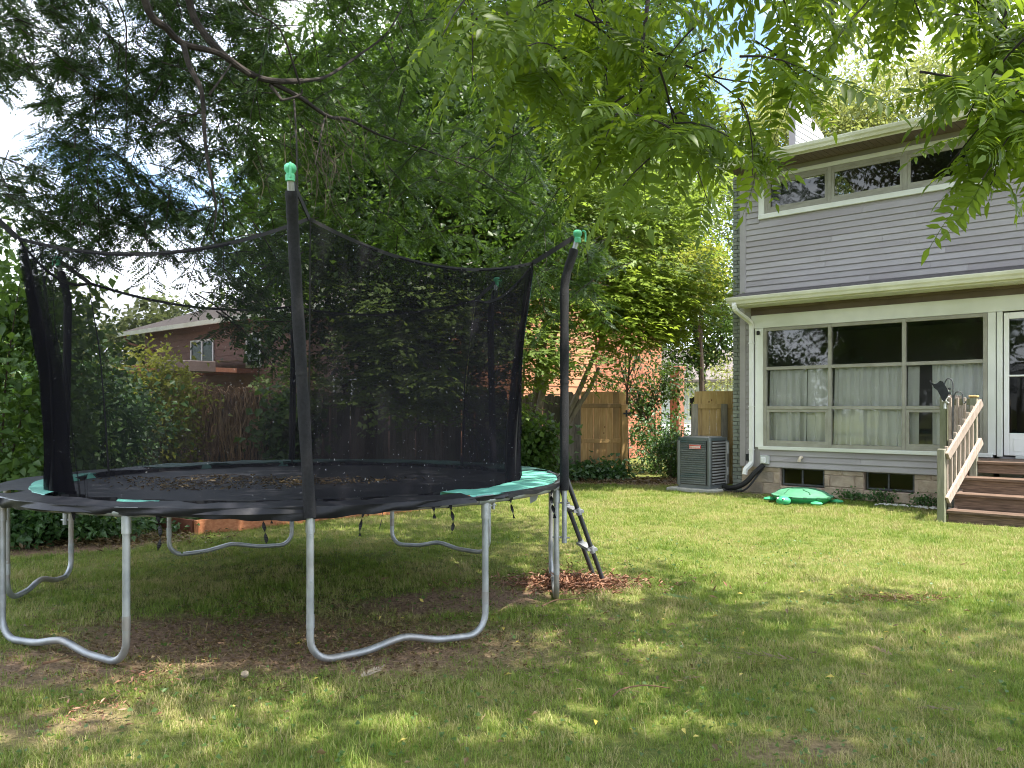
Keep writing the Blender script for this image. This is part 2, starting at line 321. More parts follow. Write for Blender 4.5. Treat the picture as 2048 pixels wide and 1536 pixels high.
class MB:
    def __init__(s): s.v = []; s.f = []
    def add(s, vs_, fs_):
        k = len(s.v); s.v += [tuple(p) for p in vs_]; s.f += [tuple(i + k for i in q) for q in fs_]; return s
    def box(s, x0, x1, y0, y1, z0, z1):
        return s.add([(x0, y0, z0), (x1, y0, z0), (x1, y1, z0), (x0, y1, z0), (x0, y0, z1), (x1, y0, z1), (x1, y1, z1), (x0, y1, z1)],
                     [(0, 3, 2, 1), (4, 5, 6, 7), (0, 1, 5, 4), (1, 2, 6, 5), (2, 3, 7, 6), (3, 0, 4, 7)])
    def cbox(s, x0, x1, y0, y1, z0, z1, c=0.006):
        """box with its long edges chamfered in plan and section"""
        xs = (x0, x0 + c, x1 - c, x1)
        ring = [(x0 + c, y0), (x1 - c, y0), (x1, y0 + c), (x1, y1 - c), (x1 - c, y1), (x0 + c, y1), (x0, y1 - c), (x0, y0 + c)]
        ins = [(min(max(x, x0 + c), x1 - c), min(max(y, y0 + c), y1 - c)) for x, y in ring]
        k = len(s.v)
        for z, rg in ((z0, ins), (z0 + c, ring), (z1 - c, ring), (z1, ins)): s.v += [(x, y, z) for x, y in rg]
        for a in range(3):
            for i in range(8): s.f.append((k + a * 8 + i, k + a * 8 + (i + 1) % 8, k + (a + 1) * 8 + (i + 1) % 8, k + (a + 1) * 8 + i))
        s.f.append(tuple(k + 7 - i for i in range(8))); s.f.append(tuple(k + 24 + i for i in range(8)))
        return s
    def prism_x(s, prof, x0, x1):
        n = len(prof); k = len(s.v)
        s.v += [(x0, y, z) for y, z in prof] + [(x1, y, z) for y, z in prof]
        for i in range(n): s.f.append((k + i, k + (i + 1) % n, k + n + (i + 1) % n, k + n + i))
        s.f.append(tuple(k + n - 1 - i for i in range(n))); s.f.append(tuple(k + n + i for i in range(n))); return s
    def bar(s, a, b, w, h, up=(0, 0, 1)):
        a = Vector(a); b = Vector(b); d = (b - a).normalized(); up = Vector(up)
        x = d.cross(up).normalized(); z = x.cross(d).normalized()
        vv = []
        for p in (a, b):
            for sx, sz in ((-1, -1), (1, -1), (1, 1), (-1, 1)): vv.append(p + x * sx * w / 2 + z * sz * h / 2)
        return s.add(vv, [(0, 1, 2, 3), (7, 6, 5, 4), (0, 4, 5, 1), (1, 5, 6, 2), (2, 6, 7, 3), (3, 7, 4, 0)])
    def tube(s, pts, rad, n=8, cap=True):
        pts = [Vector(p) for p in pts]
        if not hasattr(rad, '__len__'): rad = [rad] * len(pts)
        k = len(s.v); t0 = (pts[1] - pts[0]).normalized()
        x = t0.orthogonal().normalized()
        for i, p in enumerate(pts):
            t = ((pts[min(i + 1, len(pts) - 1)] - pts[max(i - 1, 0)])).normalized()
            x = (x - t * x.dot(t)).normalized(); y = t.cross(x)
            for j in range(n):
                a = 2 * math.pi * j / n; s.v.append(tuple(p + (x * math.cos(a) + y * math.sin(a)) * rad[i]))
        for i in range(len(pts) - 1):
            for j in range(n): s.f.append((k + i * n + j, k + i * n + (j + 1) % n, k + (i + 1) * n + (j + 1) % n, k + (i + 1) * n + j))
        if cap:
            s.f.append(tuple(k + n - 1 - j for j in range(n))); q = k + (len(pts) - 1) * n; s.f.append(tuple(q + j for j in range(n)))
        return s
    def lathe(s, prof, c=(0, 0, 0), n=24, sx=1.0, sy=1.0):
        k = len(s.v)
        for r, z in prof:
            for j in range(n):
                a = 2 * math.pi * j / n; s.v.append((c[0] + r * sx * math.cos(a), c[1] + r * sy * math.sin(a), c[2] + z))
        for i in range(len(prof) - 1):
            for j in range(n): s.f.append((k + i * n + j, k + i * n + (j + 1) % n, k + (i + 1) * n + (j + 1) % n, k + (i + 1) * n + j))
        s.f.append(tuple(k + n - 1 - j for j in range(n))); q = k + (len(prof) - 1) * n; s.f.append(tuple(q + j for j in range(n)))
        return s
    def mesh(s, name, mat, smooth=False):
        me = bpy.data.meshes.new(name); me.from_pydata(s.v, [], s.f); me.update()
        if mat: me.materials.append(M[mat] if isinstance(mat, str) else mat)
        if smooth:
            me.polygons.foreach_set('use_smooth', [True] * len(me.polygons))
            try: me.set_sharp_from_angle(angle=R(38))
            except Exception: pass
        return me
    def build(s, name, mat, parent=None, smooth=False, loc=None, rot=None):
        return link(name, s.mesh(name, mat, smooth), parent, loc, rot)

def smooth_path(pts, k=6):
    """Catmull-Rom through pts"""
    P = [Vector(p) for p in pts]; P = [P[0] * 2 - P[1]] + P + [P[-1] * 2 - P[-2]]
    o = []
    for i in range(1, len(P) - 2):
        for j in range(k):
            t = j / k; a, b, c, d = P[i - 1], P[i], P[i + 1], P[i + 2]
            o.append(0.5 * ((2 * b) + (c - a) * t + (2 * a - 5 * b + 4 * c - d) * t * t + (3 * b - 3 * c + d - a) * t ** 3))
    o.append(P[-2]); return o
def lerp_list(vals, n):
    x = np.linspace(0, 1, len(vals)); return list(np.interp(np.linspace(0, 1, n), x, vals))

# ---------- many small faces at once
def raw_mesh(name, V, F, mat, smooth=False):
    """V (n,3), F (m,3) triangles"""
    me = bpy.data.meshes.new(name)
    me.vertices.add(len(V)); me.vertices.foreach_set('co', np.ascontiguousarray(V, dtype=np.float32).ravel())
    F = np.ascontiguousarray(F, dtype=np.int32)
    me.loops.add(F.size); me.loops.foreach_set('vertex_index', F.ravel())
    me.polygons.add(len(F)); me.polygons.foreach_set('loop_start', np.arange(0, F.size, 3, dtype=np.int32))
    me.polygons.foreach_set('loop_total', np.full(len(F), 3, dtype=np.int32))
    if smooth: me.polygons.foreach_set('use_smooth', np.ones(len(F), dtype=bool))
    me.update(calc_edges=True); me.materials.append(M[mat])
    return me
def nrm(a): return a / np.maximum(np.linalg.norm(a, axis=1, keepdims=True), 1e-9)
def kites(P, D, Nn, Ln, Wd, fold=0.25, droop=0.12):
    """one folded kite-shaped leaf at each P, pointing along D, facing Nn"""
    n = len(P); D = nrm(D); S = nrm(np.cross(D, Nn)); Up = np.cross(S, D)
    Ln = np.asarray(Ln).reshape(-1, 1); Wd = np.asarray(Wd).reshape(-1, 1)
    mid = P + D * Ln * 0.42
    V = np.stack([P, mid + S * Wd * .5 + Up * Wd * fold, P + D * Ln - Up * Ln * droop, mid - S * Wd * .5 + Up * Wd * fold], 1).reshape(-1, 3)
    b = (np.arange(n) * 4)[:, None]
    F = np.concatenate([b + np.array([[0, 1, 2]]), b + np.array([[0, 2, 3]])], 1).reshape(-1, 3)
    return V, F
def place(TV, TF, P, D, Nn, Sc):
    """template (y forward, z up) at every P, y along D and z towards Nn"""
    n = len(P); D = nrm(D); X = nrm(np.cross(D, Nn)); Z = np.cross(X, D); Sc = np.asarray(Sc).reshape(-1, 1, 1)
    V = (TV[None, :, 0:1] * X[:, None] + TV[None, :, 1:2] * D[:, None] + TV[None, :, 2:3] * Z[:, None]) * Sc + P[:, None]
    F = TF[None] + (np.arange(n) * len(TV))[:, None, None]
    return V.reshape(-1, 3), F.reshape(-1, 3)
def join(parts):
    Vs = []; Fs = []; k = 0
    for V, F in parts: Vs.append(V); Fs.append(F + k); k += len(V)
    return np.concatenate(Vs), np.concatenate(Fs)
def rdirs(n, rng, up=0.0):
    d = rng.normal(size=(n, 3)); d[:, 2] += up; return nrm(d)

def frond(nl, length, ll, lw, seed, droop=0.25, ang=62, fine=True, stalk=5):
    """a compound leaf: rachis with pairs of leaflets and one at the end"""
    rg = np.random.default_rng(seed); V = []; F = []
    def leaflet(p, d, nn, L_, W_):
        d = d / np.linalg.norm(d); s = np.cross(d, nn); s /= np.linalg.norm(s); u = np.cross(s, d); k = len(V)
        if fine:
            rows = ((0.0, 0.0), (0.30, 1.0), (0.62, 0.78), (1.0, 0.0))
            c = [p + d * L_ * t - u * L_ * 0.16 * t * t for t, _ in rows]
            V.extend([c[0], c[1] + s * W_ * .5 + u * W_ * .12, c[1] - s * W_ * .5 + u * W_ * .12, c[1],
                      c[2] + s * W_ * .39 + u * W_ * .10, c[2] - s * W_ * .39 + u * W_ * .10, c[2], c[3]])
            F.extend([(k, k + 1, k + 3), (k, k + 3, k + 2), (k + 3, k + 1, k + 4), (k + 3, k + 4, k + 6), (k + 2, k + 3, k + 6), (k + 2, k + 6, k + 5),
                      (k + 6, k + 4, k + 7), (k + 5, k + 6, k + 7)])
        else:
            m = p + d * L_ * .45
            V.extend([p, m + s * W_ * .5, p + d * L_ - u * L_ * .1, m - s * W_ * .5]); F.extend([(k, k + 1, k + 2), (k, k + 2, k + 3)])
    up = np.array([0, 0, 1.0])
    def pt(t): return np.array([0.03 * math.sin(t * 3) * length, t * length, -droop * length * t * t])
    for i in range(nl):
        t = 0.16 + 0.8 * i / nl; p = pt(t); td = pt(t + .02) - pt(t); td /= np.linalg.norm(td)
        sz = (0.72 + 0.5 * math.sin(math.pi * min(1, (i + 1.2) / (nl + .6)))) * rg.uniform(.86, 1.1)
        for sgn in (-1, 1):
            a = math.radians(ang + rg.uniform(-10, 10)); sd = np.array([sgn, 0, 0.0])
            d = td * math.cos(a) + sd * math.sin(a) + up * rg.uniform(-.28, .1)
            leaflet(p, d, up + rg.normal(size=3) * .18, ll * sz, lw * sz)
    leaflet(pt(0.97), pt(1.0) - pt(.95), up, ll * 1.05, lw)
    # rachis: thin three-sided stalk
    k = len(V); m = stalk
    for i in range(m):
        p = pt(i / (m - 1)); w = 0.0022 * (1.2 - .7 * i / (m - 1))
        V.extend([p + np.array([-w, 0, -w * .4]), p + np.array([w, 0, -w * .4]), p + np.array([0, 0, w])])
    for i in range(m - 1):
        for j in range(3):
            a = k + i * 3 + j; b = k + i * 3 + (j + 1) % 3; F.extend([(a, b, b + 3), (a, b + 3, a + 3)])
    return np.array(V), np.array(F, dtype=np.int64)

def crown_points(c, rad, ncl, nleaf, cr, rng, flat=0.55, shell=0.55, lump=0.25):
    """leaf positions: clumps spread through an uneven ellipsoid; returns points, clump centres, clump index"""
    d = rdirs(ncl, rng); ph = rng.uniform(0, 6.28, 6)
    w = 1 + lump * (np.sin(d[:, 0] * 4 + ph[0]) * np.sin(d[:, 1] * 5 + ph[1]) + .7 * np.sin(d[:, 2] * 6 + ph[2] + d[:, 0] * 3))
    r = shell + (1 - shell) * rng.uniform(0, 1, ncl) ** .6
    C = np.array(c) + d * np.array(rad) * (r * w)[:, None]
    idx = rng.integers(0, ncl, nleaf)
    csz = cr * rng.uniform(.55, 1.35, ncl)
    off = rng.normal(size=(nleaf, 3)); off[:, 2] *= flat
    P = C[idx] + off * csz[idx][:, None] * .5
    return P, C, idx, off

def lobed_spray(seed):
    """a short twig with seven lobed leaves"""
    rg = np.random.default_rng(seed + 60); V = []; F = []
    for i in range(7):
        t = .05 + .045 * i; sg = (-1) ** i; p = np.array([0, t, -.12 * t * t]); a = math.radians(rg.uniform(35, 75)) * sg if i < 6 else 0
        d = np.array([math.sin(a), math.cos(a), rg.uniform(-.35, .05)]); d /= np.linalg.norm(d); u = np.array([rg.uniform(-.3, .3), rg.uniform(-.3, .3), 1.0]); q = np.cross(d, u); q /= np.linalg.norm(q); u = np.cross(q, d)
        b = p + d * .045; L_ = rg.uniform(.075, .115); k = len(V)
        V.append(b)
        for x, y, z in ((-.28, .10, 0), (-.52, .38, -.06), (-.22, .52, .0), (0, 1.0, -.14), (.22, .52, .0), (.52, .38, -.06), (.28, .10, 0)): V.append(b + (q * x + d * y + u * z) * L_)
        F.extend([(k, k + j, k + j + 1) for j in range(1, 7)])
    k = len(V); V.extend([np.array([-.002, -.03, 0]), np.array([.002, -.03, 0]), np.array([0, .34, -.015])]); F.append((k, k + 1, k + 2))
    return np.array(V), np.array(F, dtype=np.int64)

def tree(name, label, base, crown_c, rad, ncl, nleaf, lsz, leafm, seed, cr=0.7, trunk_r=0.2, bark='bark', group=None, flat=0.55, wide=0.6,
         limbs=10, shell=0.5, cat='tree', lump=.25, spray=False):
    rng = np.random.default_rng(seed)
    root = empty(name, base, 0, label, cat, group); b = np.array(base)
    P, C, idx, off = crown_points(np.array(crown_c) - b, rad, ncl, nleaf, cr, rng, flat, shell, lump)
    D = rdirs(nleaf, rng) + nrm(off) * .7; D[:, 2] -= .25
    Nn = rng.normal(size=(nleaf, 3)) * .55; Nn[:, 2] += 1
    sz = lsz * rng.uniform(.6, 1.35, nleaf)
    if spray:
        D = nrm(off * np.array([1, 1, .3])) + rdirs(nleaf, rng) * .5; D[:, 2] = D[:, 2] * .4 - .22
        Nn = rng.normal(size=(nleaf, 3)) * .28; Nn[:, 2] += 1; Nn += np.array([.25, -.25, 0])
        tt = [lobed_spray(q) for q in (1, 2, 3)]; pick = rng.integers(0, 3, nleaf); sz = rng.uniform(.7, 1.25, nleaf) * lsz
        V, F = join([place(tt[q][0], tt[q][1], P[pick == q], D[pick == q], Nn[pick == q], sz[pick == q]) for q in range(3)])
    else:
        V, F = kites(P, D, Nn, sz, sz * wide, fold=.2)
    link('crown', raw_mesh('crown', V, F, leafm), root)['kind'] = 'stuff'
    cc = Vector(np.array(crown_c) - b)
    t = MB(); top = cc + Vector((0, 0, rad[2] * .45))
    mid = Vector((top.x * .3 + rng.uniform(-.1, .1), top.y * .3, top.z * .5))
    tp = smooth_path([(0, 0, -.1), mid, top], 6)
    t.tube(tp, lerp_list([trunk_r * 1.25, trunk_r * .85, trunk_r * .6, trunk_r * .2], len(tp)), 9)
    t.build('trunk', bark, root, True)
    order = rng.permutation(ncl)[:limbs]
    for k in order:
        e = Vector(C[k]); s = tp[int(min(len(tp) - 2, max(3, len(tp) * rng.uniform(.4, .85))))]
        m_ = (s + e) / 2 + Vector((0, 0, .12 * (e - s).length))
        lp = smooth_path([s, m_, e], 5); rr = trunk_r * rng.uniform(.22, .4)
        MB().tube(lp, lerp_list([rr, rr * .6, rr * .15], len(lp)), 6).build('limb', bark, root, True)
    return root

def bush(name, label, base, rad, ncl, nleaf, lsz, leafm, seed, cat='shrub', cr=.35, stems=7, flat=.7, wide=.65, group=None, shell=.35, stem_mat='bark'):
    rng = np.random.default_rng(seed); root = empty(name, base, 0, label, cat, group)
    P, C, idx, off = crown_points((0, 0, rad[2] * .95), rad, ncl, nleaf, cr, rng, flat, shell, .2)
    P[:, 2] = np.maximum(P[:, 2], .03 + .1 * rng.uniform(0, 1, nleaf))
    D = rdirs(nleaf, rng) + nrm(off) * .8; D[:, 2] -= .15
    Nn = rng.normal(size=(nleaf, 3)) * .5; Nn[:, 2] += 1; Nn[:, 1] -= .4
    sz = lsz * rng.uniform(.6, 1.35, nleaf)
    V, F = kites(P, D, Nn, sz, sz * wide)
    link('foliage', raw_mesh('foliage', V, F, leafm), root)['kind'] = 'stuff'
    for k in rng.permutation(ncl)[:stems]:
        e = Vector(C[k]); lp = smooth_path([(rng.uniform(-.1, .1), rng.uniform(-.1, .1), -.03), (e.x * .4, e.y * .4, e.z * .55), e], 4)
        MB().tube(lp, lerp_list([.02, .012, .004], len(lp)), 5).build('stem', stem_mat, root, True)
    return root

# ================================================================== GROUND
def build_lawn():
    xs = np.concatenate([[-400, -150, -60, -30, -18], np.linspace(-12, 13, 230), [20, 32, 60, 150, 400]])
    ys = np.concatenate([[-300, -100, -40, -15, -5], np.linspace(0, 20, 190), [24, 32, 50, 120, 500]])
    X, Y = np.meshgrid(xs, ys)
    Z = 0.012 * np.sin(X * 2.1 + Y * .7) * np.sin(Y * 1.7 - X * .4) + .006 * np.sin(X * 6.3 + 1) * np.sin(Y * 5.1)
    Z[(np.abs(X) > 14) | (Y > 21)] = 0
    nx, ny = len(xs), len(ys)
    V = np.stack([X.ravel(), Y.ravel(), Z.ravel() - .008], 1)
    i = (np.arange(ny - 1)[:, None] * nx + np.arange(nx - 1)[None]).ravel()
    F = np.concatenate([np.stack([i, i + 1, i + nx + 1], 1), np.stack([i, i + nx + 1, i + nx], 1)])
    me = raw_mesh('lawn', V, F, 'lawn_soil', True)
    at = me.attributes.new('bare', 'FLOAT', 'POINT'); at.data.foreach_set('value', bare_amount(X.ravel(), Y.ravel()).astype(np.float32))
    o = link('lawn', me); tag(o, 'patchy green and straw coloured back lawn', kind='structure'); return o
build_lawn()

# ================================================================== HOUSE (x along the facade, y into the house)
HZ = math.atan2(-0.6726, 0.740)
HO = Vector((4.17, 14.5, 0))
def hw(s, d, z=0.0): return Vector((HO.x + .740 * s + .6726 * d, HO.y - .6726 * s + .740 * d, z))
house = empty('house', HO, HZ, 'two storey house clad in lavender grey lap siding, right of the lawn', 'house')

_sid = {}
def siding(x0, x1, z, parent=house, h=0.0993, mat='siding', name='siding_board', y=0.0):
    if x1 - x0 > 3.0:
        c = x0 + round(random.uniform(1.2, min(3.9, x1 - x0 - .8)), 1)
        siding(x0, c - .0012, z, parent, h, mat, name, y); x0 = c + .0012
        if x1 - x0 > 3.9: siding(x0, x0 + 3.2, z, parent, h, mat, name, y - .0); x0 += 3.2024
    k = (round(x1 - x0, 3), mat, h)
    if k not in _sid:
        pr = [(0.0, 0.0), (-.006, .004), (-.019, 0.0), (-.0215, .005), (-.0205, .012), (-.005, h - .001), (0.0, h - .001)]
        _sid[k] = MB().prism_x(pr[::-1], 0, x1 - x0).mesh(name, mat)
    return link(name, _sid[k], parent, (x0, y, z))
XR = 8.2
NC = 21
for k in range(NC):
    z = 3.50 + k * .0993
    zt = z + .0993
    if zt > 4.76 and z < 5.47:
        siding(-.07, .165, z); siding(3.885, XR, z)
    else:
        siding(-.07, XR, z)
for k in range(3):                                      # under the big window
    siding(.19, 3.40, .468 + k * .0993)
for k in range(28):                                     # narrow strip by the corner
    siding(-.07, .015, .468 + k * .0993)
for k in range(2): siding(.02, XR, 3.085 + k * .0993, mat='siding_dark')
# corner post
MB().cbox(-.19, -.075, -.026, .2, .462, 5.58).build('corner_trim', 'siding', house)
# wall behind the boards with openings left for the windows and the door
w = MB()
w.box(-.18, .20, .001, .14, .46, 5.6); w.box(.20, 3.76, .001, .14, .46, .80); w.box(.20, 3.80, .001, .14, 2.9, 4.78)
w.box(3.66, 3.84, .001, .14, .80, 2.9); w.box(3.80, XR, .001, .14, 2.9, 4.78); w.box(4.80, XR, .001, .14, .46, 2.9)
w.box(.20, 3.86, .001, .14, 5.46, 5.6); w.box(3.86, XR, .001, .14, 4.78, 5.6); w.box(3.84, 4.80, .001, .14, .46, .78)
w.build('wall', 'siding', house)
w = MB(); w.box(-.16, -.02, .14, 8, 0, 5.6); w.box(XR - .14, XR, .14, 8, 0, 5.6); w.box(-.16, XR, 8, 8.14, 0, 5.6); w.box(-.02, XR - .14, 2.6, 2.66, .6, 5.55)
w.build('rear_wall', 'interior', house)
MB().box(-.02, XR - .14, .15, 7.9, 2.98, 3.12).build('floor_slab', 'interior', house)
MB().box(-.02, XR - .14, .15, 7.9, .66, .74).build('floor_slab', 'interior', house)
# roofs
rf = MB(); rf.prism_x([(-.60, 5.68), (-.60, 5.72), (3.9, 7.0), (8.75, 5.72), (8.75, 5.66), (3.9, 6.92)], -.26, XR + .4)
rf.build('roof', 'shingle', house)
MB().prism_x([(-.56, 3.345), (-.56, 3.365), (-.018, 3.50), (-.018, 3.47)], -.14, XR).build('porch_roof', 'shingle', house)
# soffits, ribbed
def soffit(x0, x1, y0, y1, z, name='soffit', mat='white_trim'):
    m = MB(); m.box(x0, x1, y0, y1, z, z + .02)
    so = m.build(name, mat, house)
    x = x0
    r_ = MB()
    while x < x1 - .08:
        r_.box(x + .004, x + .096, y0 + .004, y1 - .004, z - .006, z + .001); x += .1
    q = r_.build('soffit_rib', mat, so); q['kind'] = 'stuff'
soffit(-.12, XR, -.55, -.004, 3.235)
soffit(-.24, XR, -.56, -.004, 5.585, mat='siding_dark')  # dark colour stands in for the shadow under the upper eave
# gutters: K-shaped trough
def gutter(x0, x1, y, z):
    pr = [(y, z - .115), (y - .07, z - .115), (y - .085, z - .075), (y - .105, z - .05), (y - .115, z - .012), (y - .115, z), (y - .106, z), (y - .1, z - .04), (y - .065, z - .1), (y - .01, z - .1), (y - .004, z)]
    g = MB().prism_x(pr[::-1], x0, x1).build('gutter', 'gutter', house)
    MB().box(x0 + .01, x1, y - .002, y + .016, z - .14, z + .01).build('fascia', 'gutter', house)
gutter(-.12, XR, -.556, 3.35); gutter(-.25, XR, -.566, 5.70)
# pale sided cross gable rising over the roof by the corner
cg = MB(); cg.add([(.48, .5, 5.75), (.6, .5, 5.75), (.6, 1.75, 6.1), (.48, 1.75, 6.1), (.48, .5, 6.98), (.6, .5, 6.98), (.6, 1.75, 6.55), (.48, 1.75, 6.55)],
    [(0, 3, 2, 1), (4, 5, 6, 7), (0, 1, 5, 4), (1, 2, 6, 5), (2, 3, 7, 6), (3, 0, 4, 7)])
dormer = cg.build('dormer', 'siding', house)
for k in range(13):
    z = 5.85 + k * .1; yb = .5 + max(0, min(1.25, (6.98 - (z + .1)) / .344))
    b_ = MB(); b_.add([(.6, .5, z), (.612, .5, z), (.6, .5, z + .098), (.6, yb, z), (.612, yb, z), (.6, yb, z + .098)], [(0, 1, 2), (5, 4, 3), (0, 3, 4, 1), (1, 4, 5, 2), (0, 2, 5, 3)])
    if yb > .6: b_.build('siding_board', 'white_trim', dormer)
# painted brick pier beyond the corner
pier = MB().box(-.345, -.195, .06, .52, 0, 5.6).build('brick_pier', 'mortar_dark', house)
bm1 = MB().cbox(0, .19, 0, .09, 0, .058, .004).mesh('brick', 'painted_brick'); bm2 = MB().cbox(0, .088, 0, .09, 0, .058, .004).mesh('brick', 'painted_brick')
for k in range(82):
    z = .02 + k * .068
    if k % 2 == 0: link('brick', bm1, pier, (-.36 + random.uniform(-.003, .003), .045 + random.uniform(-.003, .002), z))
    else:
        link('brick', bm2, pier, (-.36, .045 + random.uniform(-.003, .002), z)); link('brick', bm2, pier, (-.262, .045 + random.uniform(-.003, .002), z))

# --- windows
def pane_grid(name, xs, zs, y, fw, parent, glass='glass', sashes=(), depth=.05, mat='sash'):
    """frame bars along xs and zs, one pane per opening"""
    win = empty(name, (0, 0, 0)); win.parent = parent
    fr = 0
    for i, x in enumerate(xs):
        MB().cbox(x - fw / 2, x + fw / 2, y - depth, y, zs[0] - fw / 2, zs[-1] + fw / 2, .004).build('mullion', mat, win)
    for i in range(len(xs) - 1):
        for z in zs:
            MB().cbox(xs[i] + fw / 2 + .001, xs[i + 1] - fw / 2 - .001, y - depth + .004, y - .004, z - fw / 2, z + fw / 2, .003).build('rail', mat, win)
        for j in range(len(zs) - 1):
            a, b, c, d = xs[i] + fw / 2 + .001, xs[i + 1] - fw / 2 - .001, zs[j] + fw / 2, zs[j + 1] - fw / 2
            if (i, j) in sashes:
                q = .045
                m = MB(); m.box(a, a + q, y - depth + .012, y - .012, c, d); m.box(b - q, b, y - depth + .012, y - .012, c, d)
                m.box(a + q, b - q, y - depth + .013, y - .013, c, c + q); m.box(a + q, b - q, y - depth + .013, y - .013, d - q, d)
                m.build('sash', mat, win)
            g = MB(); g.add([(a, y - .022, c), (b, y - .022, c), (b, y - .022, d), (a, y - .022, d)], [(0, 1, 2, 3)])
            g.build('pane', glass, win)
    return win
pane_grid('window', [.285, 1.405, 2.55, 3.665], [.855, 1.485, 2.16, 2.83], .03, .055, house, sashes=((0, 0), (2, 0)), depth=.07)
pane_grid('upper_window', [.305, 1.395, 2.565, 3.745], [4.86, 5.40], .03, .06, house, glass='glass_dark', depth=.06, sashes=((0, 0), (1, 0), (2, 0)))
def curtain(x0, x1, z0, z1, y, fold, seed):
    rg = random.Random(seed); n = int((x1 - x0) / .012); V = []; F = []
    ph = [rg.uniform(0, 6.28) for _ in range(4)]
    rows = 7
    for j in range(rows):
        t = j / (rows - 1); z = z1 + (z0 - z1) * t
        for i in range(n + 1):
            x = x0 + (x1 - x0) * i / n
            a = .018 + .03 * t
            yy = y + a * math.sin(x * fold + ph[0] + .6 * math.sin(x * 7 + ph[1])) + .012 * math.sin(x * fold * 2.3 + ph[2]) - .02 * t
            V.append((x + .02 * t * math.sin(x * 9 + ph[3]), yy, z))
    for j in range(rows - 1):
        for i in range(n):
            a = j * (n + 1) + i; F.append((a, a + 1, a + n + 2, a + n + 1))
    m = MB(); m.v = V; m.f = F; return m.build('curtain', 'curtain', house, True)
curtain(.33, .98, .90, 2.13, .085, 34, 1); curtain(1.0, 1.36, .90, 2.13, .09, 30, 2)
curtain(1.45, 2.5, .885, 2.145, .085, 42, 3)
curtain(2.93, 3.62, .90, 2.15, .085, 44, 4); curtain(2.58, 2.74, .92, 2.12, .10, 18, 5)
MB().tube([(.25, .09, 2.165), (3.7, .09, 2.165)], .008, 6).build('curtain_rod', 'sash', house)
MB().box(.4, 1.3, .35, .36, 4.9, 5.4).build('window_blind', 'interior', house)
# white trim
for nm, a in (('window_header', (.03, 4.9, -.03, .0, 2.862, 3.088)), ('window_jamb', (.10, .255, -.032, .0, .80, 2.860)),
              ('window_sill', (.17, 3.76, -.055, .0, .765, .826)), ('window_jamb', (3.695, 3.80, -.032, 0, .80, 2.860)),
              ('door_casing', (3.815, 3.885, -.045, 0, .78, 2.860)), ('door_casing', (4.77, 4.88, -.045, 0, .78, 2.860)),
              ('upper_head', (.165, 3.885, -.034, 0, 5.432, 5.50)), ('upper_sill', (.165, 3.885, -.045, 0, 4.745, 4.83)),
              ('upper_jamb', (.165, .272, -.034, 0, 4.832, 5.430)), ('upper_jamb', (3.778, 3.885, -.034, 0, 4.832, 5.430))):
    MB().cbox(*a, .005).build(nm, 'white_trim', house)
# storm door
door = empty('storm_door', (0, 0, 0)); door.parent = house
m = MB(); m.cbox(3.90, 3.965, -.03, .01, .80, 2.84); m.cbox(4.69, 4.755, -.03, .01, .80, 2.84); m.cbox(3.966, 4.689, -.03, .01, .80, 1.12); m.cbox(3.966, 4.689, -.03, .01, 2.75, 2.84)
m.build('door_frame', 'downspout', door)
MB().cbox(3.966, 4.689, -.026, .006, 1.925, 1.95, .004).build('door_rail', 'downspout', door)
MB().cbox(4.02, 4.63, -.036, -.031, .86, 1.05, .002).build('door_panel', 'downspout', door)
for a, b in ((1.121, 1.924), (1.951, 2.749)):
    g = MB(); g.add([(3.967, -.008, a), (4.688, -.008, a), (4.688, -.008, b), (3.967, -.008, b)], [(0, 1, 2, 3)]); g.build('pane', 'glass_dark', door)
m = MB(); m.cbox(4.04, 4.66, .07, .11, .80, 2.8)
for z in (1.25, 1.55, 1.87, 2.2, 2.5): m.box(4.1, 4.6, .062, .0695, z, z + .012)
m.build('inner_door', 'siding_dark', door)
MB().cbox(4.05, 4.7, -.06, -.0465, .76, .80, .004).build('threshold', 'vent_grey', door)
# foundation: blocks with raked joints, two basement windows
fd = MB().box(-.17, .54, .02, .3, -.05, .462); fd.box(1.30, 1.93, .02, .3, -.05, .462); fd.box(2.69, XR, .02, .3, -.05, .462); fd.box(.54, 1.30, .02, .3, -.05, .155); fd.box(1.93, 2.69, .02, .3, -.05, .165)
fnd = fd.build('foundation', 'mortar', house)
def blocks(x0, x1, z0, z1, off=0.0):
    z = z0
    row = 0
    while z < z1 - .03:
        h = min(.19, z1 - z); x = x0 - (off + .2 * (row % 2)) % .4
        while x < x1:
            a = max(x, x0); b = min(x + .39, x1)
            if b - a > .05: MB().cbox(a + .004, b - .004, .0 + random.uniform(0, .006), .05, z + .004, z + h - .004, .007).build('stone_block', 'foundation', fnd)
            x += .4
        z += .19; row += 1
blocks(-.17, .54, .0, .46); blocks(1.30, 1.93, 0, .46, .1); blocks(2.69, XR, 0, .46, .15); blocks(.54, 1.30, 0, .155, .2); blocks(1.93, 2.69, 0, .165, .1)
bw1 = pane_grid('basement_window', [.575, .91, 1.27], [.185, .455], .10, .03, house, glass='glass_cellar', depth=.04, mat='iron_grey')
bw2 = pane_grid('basement_window', [1.965, 2.29, 2.66], [.195, .455], .12, .03, house, glass='glass_cellar', depth=.04, mat='iron_grey')
MB().box(.5, 2.75, 1.0, 1.05, -.1, .6).build('basement_back', 'interior', house)
MB().box(.3, 2.95, .32, 1.0, -.1, -.05).build('basement_floor', 'interior', house)
